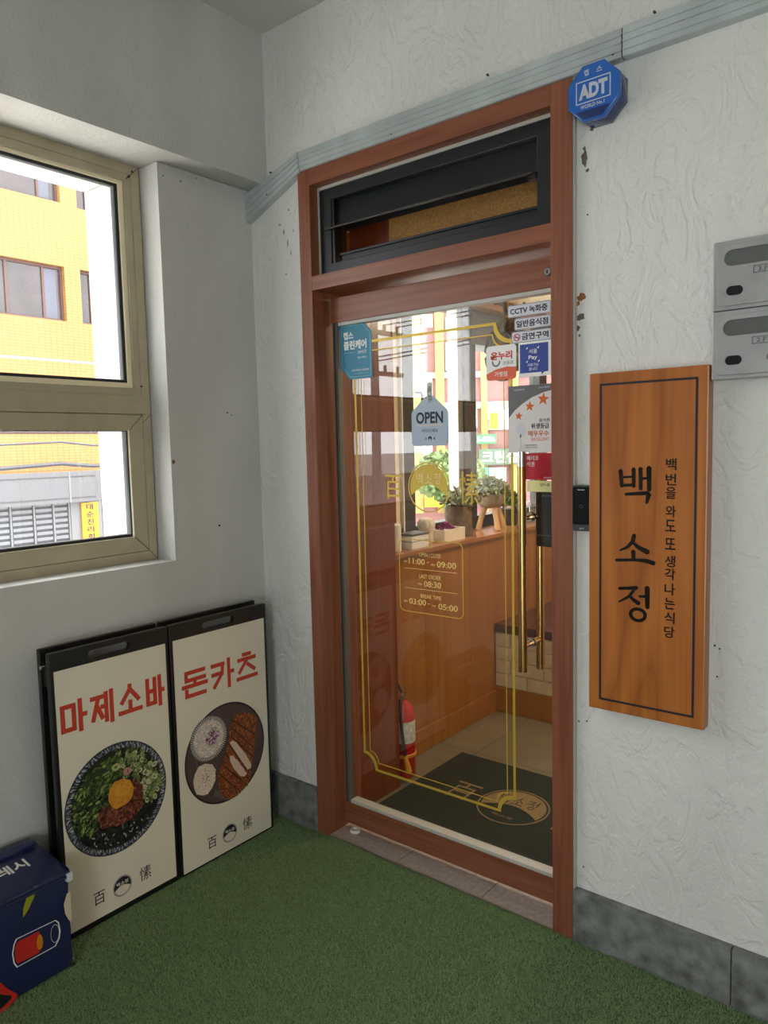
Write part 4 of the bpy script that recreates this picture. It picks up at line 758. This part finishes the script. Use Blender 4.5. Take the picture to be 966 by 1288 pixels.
# ---------------------------------------------------------------- things on the sill
ZL = 1.006
def sillp(px, py): return at('Z', ZL, px, py)
t = thing('candle_jar', 'white pillar candle at the near end of the sill', 'candle', (-.16, .735, ZL)); lathe('body', [(.030, 0), (.034, .003), (.034, .125), (.030, .13)], (-.165, .735, ZL), mat('candle_white', (240, 234, 220), .5), t); lathe('wick', [(.001, .13), (.001, .14)], (-.165, .735, ZL), m_ink, t, 8)
p = sillp(507, 694); t = thing('storage_box', 'small white box with a dark lid on the sill', 'box', (-.175, .90, ZL)); box('body', (-.215, .825, ZL), (-.128, .965, ZL+.062), m_white, t, .002); box('band', (-.216, .824, ZL+.034), (-.127, .966, ZL+.037), m_sgrey, t); box('lid', (-.217, .823, ZL+.062), (-.126, .967, ZL+.074), m_sgrey, t, .002)
t = thing('carved_owl', 'pale carved rounded ornament beside the white box', 'ornament', (-.20, 1.045, ZL)); lathe('body', [(.030, 0), (.036, .01), (.034, .05), (.038, .07), (.046, .085), (.046, .105), (.034, .125), (.012, .132)], (-.20, 1.045, ZL), mat('pale_plaster', (226, 212, 188), .7, 0, .8, 40), t, wob=.05)
bk = thing('flower_basket', 'white planter box with purple flowers on the sill', 'planter', (-.18, 1.24, ZL)); bm = bmesh.new()
m_bask = mat('cream_ceramic', (234, 222, 200), .6, 0, .8, 60)
shape('planter', [rrect(-.235, 1.115, -.135, 1.315, .01), rrect(-.227, 1.123, -.143, 1.307, .006)], F((0, 0, ZL), (1, 0, 0), (0, 1, 0)), 0, .062, m_bask, bk); box('soil', (-.226, 1.124, ZL), (-.144, 1.306, ZL+.045), m_brown, bk)
m_purp = mat('purple_petals', (150, 40, 110), .6, 0, 0, 0, .4, 60)
def leafy(name, parent, c_, rad, n, size, m_, flat=.6, dome=True):
    bm = bmesh.new(); rn = random.Random(int(c_[0]*100+c_[1]*10))
    for k in range(n):
        a = rn.uniform(0, 2*PI); e_ = rn.uniform(.0, PI/2); r = rad*rn.uniform(.55, 1); o = Vector(c_)+Vector((math.cos(a)*math.cos(e_)*r, math.sin(a)*math.cos(e_)*r, math.sin(e_)*r*flat))
        d = Vector((rn.uniform(-1, 1), rn.uniform(-1, 1), rn.uniform(-.2, 1))).normalized(); s = d.orthogonal().normalized()*size*.38; nn = d.cross(s).normalized()*size*.12
        vs = [bm.verts.new(q_) for q_ in (o, o+d*size*.5+s+nn, o+d*size, o+d*size*.5-s+nn, o+d*size*.5-nn*2)]
        bm.faces.new((vs[0], vs[1], vs[4])); bm.faces.new((vs[1], vs[2], vs[4])); bm.faces.new((vs[2], vs[3], vs[4])); bm.faces.new((vs[3], vs[0], vs[4]))
    o = bm_link(name, bm, m_, parent); o['kind'] = 'stuff'; return o
leafy('flowers', bk, (-.185, 1.20, ZL+.055), .045, 90, .022, m_purp, .6)
m_bark = mat('bark', (112, 88, 66), .9, 0, 1, 50, .4, 30); m_succ = mat('silver_green_leaf', (150, 156, 120), .6, 0, 0, 0, .35, 40)
t = thing('log_planter', 'rough bark log planter with twiggy plant on the sill', 'planter', (-.235, 1.40, ZL)); lathe('log', [(.075, 0), (.078, .02), (.070, .06), (.074, .11), (.068, .155), (.066, .165), (.05, .165), (.045, .14)], (-.235, 1.40, ZL), m_bark, t, wob=.06)
leafy('foliage', t, (-.235, 1.42, ZL+.17), .10, 260, .040, m_succ, .7)
for k in range(5): a = k*1.3; tube('stem', [(-.235, 1.40, ZL+.15), (-.235+.03*math.cos(a), 1.40+.03*math.sin(a), ZL+.22), (-.235+.07*math.cos(a), 1.40+.09*math.sin(a), ZL+.27)], .004, m_bark, t, 6)
t = thing('stool_planter', 'stone pot on three peeled log legs holding succulents', 'planter', (-.225, 1.735, ZL)); m_leg = mat('peeled_wood', (206, 162, 112), .7, 0, .5, 40, .15, 12); m_pot = mat('stone_pot', (168, 148, 122), .8, 0, .8, 50, .2, 14)
pc = Vector((-.225, 1.735, ZL))
for a, o_ in ((-2.3, 0), (-.6, 0), (1.0, 0)): tube('leg', [pc+Vector((.082*math.cos(a), .082*math.sin(a), 0)), pc+Vector((.062*math.cos(a), .062*math.sin(a), .07)), pc+Vector((.035*math.cos(a), .035*math.sin(a), .14))], [.017, .015, .018], m_leg, t, 10)
lathe('pot', [(.03, .125), (.055, .132), (.078, .158), (.090, .198), (.090, .210), (.082, .210), (.075, .20)], pc, m_pot, t, wob=.02); leafy('foliage', t, pc+Vector((0, -.02, .205)), .115, 460, .038, m_succ, .75)
t = thing('glass_jar', 'clear ribbed glass jar on the sill behind the handle', 'jar', (-.23, 2.22, ZL)); lathe('body', [(.07, 0), (.085, .02), (.085, .05), (.078, .06), (.085, .07), (.085, .11), (.06, .13)], (-.23, 2.22, ZL), m_clear, t); leafy('dried_herbs', t, (-.23, 2.22, ZL+.02), .06, 80, .03, m_bark, .9)
t = thing('herb_pot', 'dark pot with a small bright green bush on the far sill', 'planter', (-.26, 2.0, ZL)); lathe('pot', [(.05, 0), (.07, .10), (.065, .10)], (-.26, 2.0, ZL), m_dgrey, t); leafy('foliage', t, (-.26, 2.0, ZL+.11), .10, 260, .035, m_green, .9)
# hanging driftwood ornament with ring, from the inner ceiling
t = thing('driftwood_ornament', 'gnarled driftwood ornament hanging from the inner ceiling', 'ornament', (.45, 1.15, 1.75)); q_ = at('Y', 1.15, 634, 378)
def hp(px, py, y=1.15): return at('Y', y, px, py)
m_drift = mat('driftwood', (120, 102, 82), .85, 0, 1, 30, .45, 14); m_rope = mat('hemp_rope', (150, 122, 84), .9)
top = Vector((hp(632, 360).x, 1.15, ZI)); tube('cord', [top, hp(632, 372), hp(634, 384)], .004, m_black, t, 6)
tube('branch', [hp(632, 372), hp(636, 392), hp(632, 405), hp(627, 418), hp(630, 440), hp(640, 450), hp(652, 462)], [.012, .012, .016, .03, .04, .045, .03], m_drift, t, 9)
tube('branch', [hp(628, 418), hp(640, 410), hp(650, 408), hp(662, 425), hp(668, 445)], [.02, .03, .035, .04, .03], m_drift, t, 9); tube('branch', [hp(633, 384), hp(627, 380), hp(622, 381)], [.008, .012, .012], m_drift, t, 7)
tube('branch', [hp(640, 415), hp(652, 400), hp(660, 380)], [.02, .012, .006], m_drift, t, 7)
tube('rope', [hp(636, 378), hp(640, 392), hp(638, 402), hp(630, 412)], .008, m_rope, t, 7)
rc = hp(632, 445, 1.25); tube('hoop', [rc+Vector((.085*math.cos(a), 0, .118*math.sin(a))) for a in np.linspace(0, 2*PI, 30)[:-1]], .017, m_black, t, 8, True)
# ---------------------------------------------------------------- outside world
ZG = -3.2
m_asph = mat('pale_paving', (188, 186, 180), .9, 0, .3, 20, .15, 3); st(box('street', (-60, -60, ZG-.2), (-.9, 60, ZG), m_asph)).name = 'road'
m_ytile = grid_mat('yellow_wall_tiles', (150, 114, 62), (124, 88, 40), .155, .075, .010, (0, PI/2, 0))
# rotate so the brick pattern runs along Y/Z of the facade
mp = [n for n in m_ytile.node_tree.nodes if n.type == 'MAPPING'][0]; mp.inputs['Rotation'].default_value = (0, 0, 0)
N = m_ytile.node_tree.nodes; L = m_ytile.node_tree.links; tcn = [n for n in N if n.type == 'TEX_COORD'][0]; sx_ = N.new('ShaderNodeSeparateXYZ'); cx_n = N.new('ShaderNodeCombineXYZ'); L.new(tcn.outputs['Object'], sx_.inputs[0]); L.new(sx_.outputs['Y'], cx_n.inputs[0]); L.new(sx_.outputs['Z'], cx_n.inputs[1]); L.new(cx_n.outputs[0], mp.inputs[0])
XB = -17.0; m_rfr = mat('reddish_window_frame', (80, 54, 48), .5); m_far = mat('far_window_glass', (66, 60, 60), .12, 0, 0, 0, .25, 1.2); m_curt = mat('curtain', (86, 88, 98), .8)
yb_ = thing('office_building', 'yellow tiled office building across the street', 'building', (XB-3, 5, ZG))
rects = [(5.55, 8.42, 4.99, 6.40, (6.95, 7.9)), (8.86, 10.6, 4.99, 6.40, (9.22,)), (5.55, 8.42, 8.03, 9.45, (7.9,)), (8.88, 10.6, 8.0, 9.45, (9.22,)), (1.2, 4.6, 4.99, 6.4, (2.9,)), (1.2, 4.6, 8.03, 9.45, (2.9,)), (11.4, 14, 4.99, 6.4, (12.6,)), (1.4, 4.4, 1.96, 3.3, (2.9,)), (5.5, 10.4, 2.02, 3.30, (6.7, 8.1, 9.3))]
BFr = side_frame(XB); loops = [rrect(-1.5, 1.03, 16, 12)]+[rrect(a, c_, b, d) for a, b, c_, d, _ in rects]
shape('facade', loops, BFr, -.30, 0, m_ytile, yb_); box('core', (XB-6, -1.5, ZG), (XB-.42, 16, 12), m_far, yb_)
for a, b, c_, d, mu in rects:
    w1 = shape('window', [rrect(a, c_, b, d), rrect(a+.06, c_+.06, b-.06, d-.06)], BFr, -.24, -.14, m_rfr, yb_)
    for k in mu: box('mullion', (XB-.22, k-.03, c_), (XB-.15, k+.03, d), m_rfr, w1)
    box('pane', (XB-.20, a, c_), (XB-.19, b, d), m_far, w1)
box('curtain', (XB-.185, 7.93, 5.05), (XB-.16, 8.25, 6.3), m_curt, yb_); box('curtain', (XB-.185, 7.93, 8.1), (XB-.16, 8.2, 9.4), m_curt, yb_)
box('string_course', (XB-.02, -1.5, 3.92), (XB+.02, 16, 3.97), m_lgrey, yb_)
m_fl = mat('far_light_grey', (104, 104, 106), .6); m_fs = mat('far_mid_grey', (60, 60, 62), .6)
cn = box('canopy', (XB-.3, -1.5, .22), (XB+.35, 8.75, 1.03), mat('grey_canopy', (86, 86, 89), .5), yb_); box('canopy_line', (XB+.35, -1.5, .88), (XB+.36, 8.75, .91), m_fs, cn); box('canopy_line', (XB+.35, -1.5, .32), (XB+.36, 8.75, .35), m_fs, cn); box('canopy_line', (XB+.35, 8.0, .22), (XB+.365, 8.05, 1.03), m_fl, cn)
box('canopy', (XB-.3, 8.76, .22), (XB+.05, 16, 1.03), mat('grey_canopy_pale', (92, 91, 93), .5), yb_)
m_shut = mat('shutter_slat', (100, 102, 106), .5); m_shd = mat('shutter_gap', (66, 68, 72), .6)
for i, (a, b) in enumerate(((3.4, 4.55), (4.6, 5.55), (5.6, 6.6), (6.65, 7.2), (7.25, 7.72), (7.76, 8.15))):
    sh = box('shutter', (XB-.12, a, ZG), (XB-.1, b, .2), m_shd, yb_); bm = bmesh.new(); z = -2.4
    while z < .15: addbox(bm, (XB-.1, a+.02, z), (XB-.05, b-.02, z+.085)); z += .15
    o = bm_link('shutter_slats', bm, m_shut, sh); o['kind'] = 'stuff'
    box('shutter_post', (XB-.1, b, ZG), (XB-.02, b+.045, .2), m_fl, yb_)
box('pillar', (XB-.1, 8.2, ZG), (XB, 9.1, .22), m_fl, yb_)
for a, b in ((9.15, 9.8),): w1 = box('window', (XB-.12, a, -2.4), (XB-.08, b, .2), m_far, yb_); [box('mullion', (XB-.08, a, z), (XB-.04, b, z+.06), m_fl, w1) for z in (-.1, -.35, -.62, -1.1)]
sg = thing('vertical_sign', 'narrow yellow vertical sign on the yellow building', 'sign', (XB, 8.68, -1.4)); box('panel', (XB+.02, 8.47, -.92), (XB+.08, 8.95, .17), mat('yellow_sign', (168, 126, 16), .5), sg)
for i, ch in enumerate('대순진리회'): text(ch, side_frame(XB+.08), 8.70, .05-i*.205, .20, .16, m_ink, sg, 0, .004, bold=.02)
# cables across the street view
def cable(nm, x, pa, pb, sag, r, lab):
    a = at('X', x, *pa); b = at('X', x, *pb); a, b = a+(a-b)*1.5, b+(b-a)*1.5; d = b-a
    o = tube(nm, [a+d*k/14-Vector((0, 0, sag*(1-(2*k/14-1)**2)*0)) + Vector((0, 0, .03*math.sin(k*2.1))) for k in range(15)], r, m_ink, None, 6); tag(o, lab, 'cable')
cable('power_cable', -9, (0, 558), (145, 558), 0, .018, 'upper black cable crossing in front of the yellow building'); cable('power_cable', -9, (0, 588), (145, 583), 0, .035, 'lower thick black cable bundle in front of the yellow building')
# the building seen through the vestibule's side window
nrm = -Vector((fw.x, fw.y, 0)).normalized(); rt = Vector((r0.x, r0.y, 0)).normalized()
d_ = fw+cr*((560-483)/FPX)-cu*((500-644)/FPX); PO = CAM+d_*24; QF = F((PO.x, PO.y, 0), rt, (0, 0, 1))
def qp(px, py):
    d = fw+cr*((px-483)/FPX)-cu*((py-644)/FPX); t_ = (QF.o-CAM).dot(QF.n)/d.dot(QF.n); P = CAM+d*t_-QF.o; return (P.dot(QF.r), P.z)
m_pink = grid_mat('rose_brick', (140, 92, 88), (126, 88, 84), .4, .12, .006); m_yb = mat('yellow_brick_pier', (170, 142, 80), .6, 0, 0, 0, .1, 2); m_pale = mat('pale_band', (150, 145, 140), .6)
# brick coords follow the facade
for M_ in (m_pink,):
    mpn = [n for n in M_.node_tree.nodes if n.type == 'MAPPING'][0]; mpn.inputs['Rotation'].default_value = (PI/2, 0, 0)
pb_ = thing('shop_building', 'rose brick shop building with yellow piers seen through the side window', 'building', (PO.x, PO.y, ZG))
def qbox(nm, p0, p1, z0, z1, m_, par=pb_):
    a = qp(*p0); b = qp(*p1); return shape(nm, [rrect(min(a[0], b[0]), min(a[1], b[1]), max(a[0], b[0]), max(a[1], b[1]))], QF, z0, z1, m_, par)
a = qp(500, 300); b = qp(672, 600); box_ = shape('facade', [rrect(a[0], ZG, b[0]+2, a[1]+1)], QF, -5, 0, m_pink, pb_)
for x0, x1 in ((518, 528), (546, 557), (603, 611), (640, 650)): qa = qp(x0, 400); qb = qp(x1, 400); shape('pier', [rrect(qa[0], ZG+2.5, qb[0], a[1]+1)], QF, 0, .18, m_yb, pb_)
m_wg = mat('sky_glass', (170, 186, 194), .08)
for p0, p1 in (((530, 396), (544, 412)), ((530, 473), (544, 500)), ((560, 432), (573, 466)), ((560, 400), (573, 415)), ((614, 432), (628, 460)), ((614, 400), (628, 420)), ((560, 514), (600, 538)), ((612, 514), (640, 540)), ((530, 540), (544, 575)), ((652, 432), (666, 460))):
    wi = qbox('window', p0, p1, 0, .06, m_white); qbox('pane', (p0[0]+1.5, p0[1]+1.5), (p1[0]-1.5, p1[1]-1.5), .06, .08, m_wg, wi)
    qbox('transom_bar', (p0[0]+1, (p0[1]+p1[1])/2-.6), (p1[0]-1, (p0[1]+p1[1])/2+.6), .08, .12, m_white, wi)
qbox('string_course', (500, 470), (690, 473), 0, .12, m_pale); qbox('string_course', (500, 508), (690, 512), 0, .15, m_pale)
def sgn(nm, lab, p0, p1, m_, body, mt, wf2=.85, hf=.6):
    a_, b_ = qp(*p0), qp(*p1); x0, x1, z0, z1 = min(a_[0], b_[0]), max(a_[0], b_[0]), min(a_[1], b_[1]), max(a_[1], b_[1]); t_ = thing(nm, lab, 'sign', QF.p((x0+x1)/2, z0, .3))
    shape('panel', [rrect(x0, z0, x1, z1)], QF, .25, .45, m_, t_)
    if body: text(body, QF, (x0+x1)/2, (z0+z1)/2, (x1-x0)*wf2, (z1-z0)*hf, mt, t_, .45, .01, bold=.02)
m_sgn = mat('sign_green', (36, 116, 74), .5); m_sgd = mat('sign_olive', (70, 98, 76), .5)
sgn('shop_sign', 'green shop sign with a phone number', (596, 547), (622, 558), m_sgn, '5-0006', m_white); sgn('shop_sign', 'wide grey-green shop sign with large white letters', (600, 565), (668, 583), m_sgd, '크린셀프', m_white, .9, .75)
sgn('shop_sign', 'teal shop sign panel below the wide one', (603, 588), (612, 622), mat('sign_teal', (60, 190, 160), .5), '', None); sgn('shop_sign', 'white shop panel with pink print', (613, 588), (634, 618), m_white, '', None)
sgn('shop_sign', 'yellow projecting sign high on the shop building', (615, 520), (624, 540), mat('sign_yellow', (250, 200, 30), .5), '', None); sgn('shop_sign', 'small green sign low behind the log planter', (558, 632), (567, 648), m_sgn, '', None); sgn('shop_sign', 'yellow box sign seen through the gold roundel', (533, 622), (556, 636), mat('sign_yellow2', (250, 196, 20), .5), '', None)
# street tree
c_ = qp(555, 590); tr = thing('street_tree', 'leafy street tree in front of the rose building', 'tree', QF.p(c_[0], ZG, 3)); tc_ = QF.p(c_[0], c_[1]-.4, 3); tube('trunk', [(tc_.x, tc_.y, ZG), (tc_.x, tc_.y, tc_.z-.4), (tc_.x+.1, tc_.y, tc_.z+.3)], [.14, .1, .04], m_bark, tr, 8)
m_tl = mat('tree_leaf', (92, 114, 62), .6, 0, 0, 0, .3, 3)
def canopy(par, c0, R_, n, size):
    rn = random.Random(3); bm = bmesh.new()
    for k in range(n):
        v = Vector((rn.gauss(0, 1), rn.gauss(0, 1), rn.gauss(0, 1))).normalized()*R_*rn.uniform(.4, 1); v.z *= .75; o = Vector(c0)+v; d = Vector((rn.uniform(-1, 1), rn.uniform(-1, 1), rn.uniform(-1, 1))).normalized(); s = d.orthogonal().normalized()*size*.4
        vs = [bm.verts.new(x) for x in (o-d*size/2, o+s, o+d*size/2, o-s)]; bm.faces.new(vs)
    o = bm_link('foliage', bm, m_tl, par); o['kind'] = 'stuff'
canopy(tr, tc_+Vector((0, 0, .3)), 1.05, 2600, .16)
# utility pole and wires (seen mirrored in the door glass), low brown shop beyond
m_conc = mat('concrete_pole', (50, 46, 42), .8); t = thing('utility_pole', 'concrete utility pole reflected in the door glass', 'pole', (-12, -14.9, ZG))
cyl('shaft', (-12, -14.9, ZG), (-12, -14.9, 7.2), .16, m_conc, t, .11); cyl('stay', (-12.1, -14.95, 4.6), (-12.9, -14.3, 7.5), .06, m_conc, t)
for z in (4.8, 3.6): box('cross_arm', (-12.08, -16.2, z), (-11.92, -13.6, z+.12), m_conc, t); [cyl('insulator', (-12, y, z+.12), (-12, y, z+.32), .05, m_dgrey, t, n=8) for y in (-16, -15.4, -14.4, -13.8)]
for i, (y, z) in enumerate(((-16, 5.1), (-15.4, 5.1), (-14.4, 3.9), (-13.8, 3.9))):
    o = tube('overhead_wire', [(-12+(8*k/8), y-(14*k/8), z-1.2*(k/8)*(1-k/8)+k*.5) for k in range(9)], .02, m_ink, None, 5); tag(o, ('outermost thin wire on the upper cross arm', 'second thin wire on the upper cross arm', 'inner thin wire on the lower cross arm', 'nearest thin wire on the lower cross arm')[i]+' of the utility pole', 'wire', 'overhead wires')
t = thing('low_shop', 'low brown shop across the street reflected in the door glass', 'building', (-16, -17, ZG)); box('wall', (-18, -30, ZG), (-14, -10, .55), mat('brown_render', (92, 66, 56), .8), t); box('fascia', (-14, -30, .55), (-13.8, -10, 1.25), m_pale, t); box('fascia_sign', (-13.8, -15.9, .95), (-13.7, -14.6, 1.25), m_orng, t)
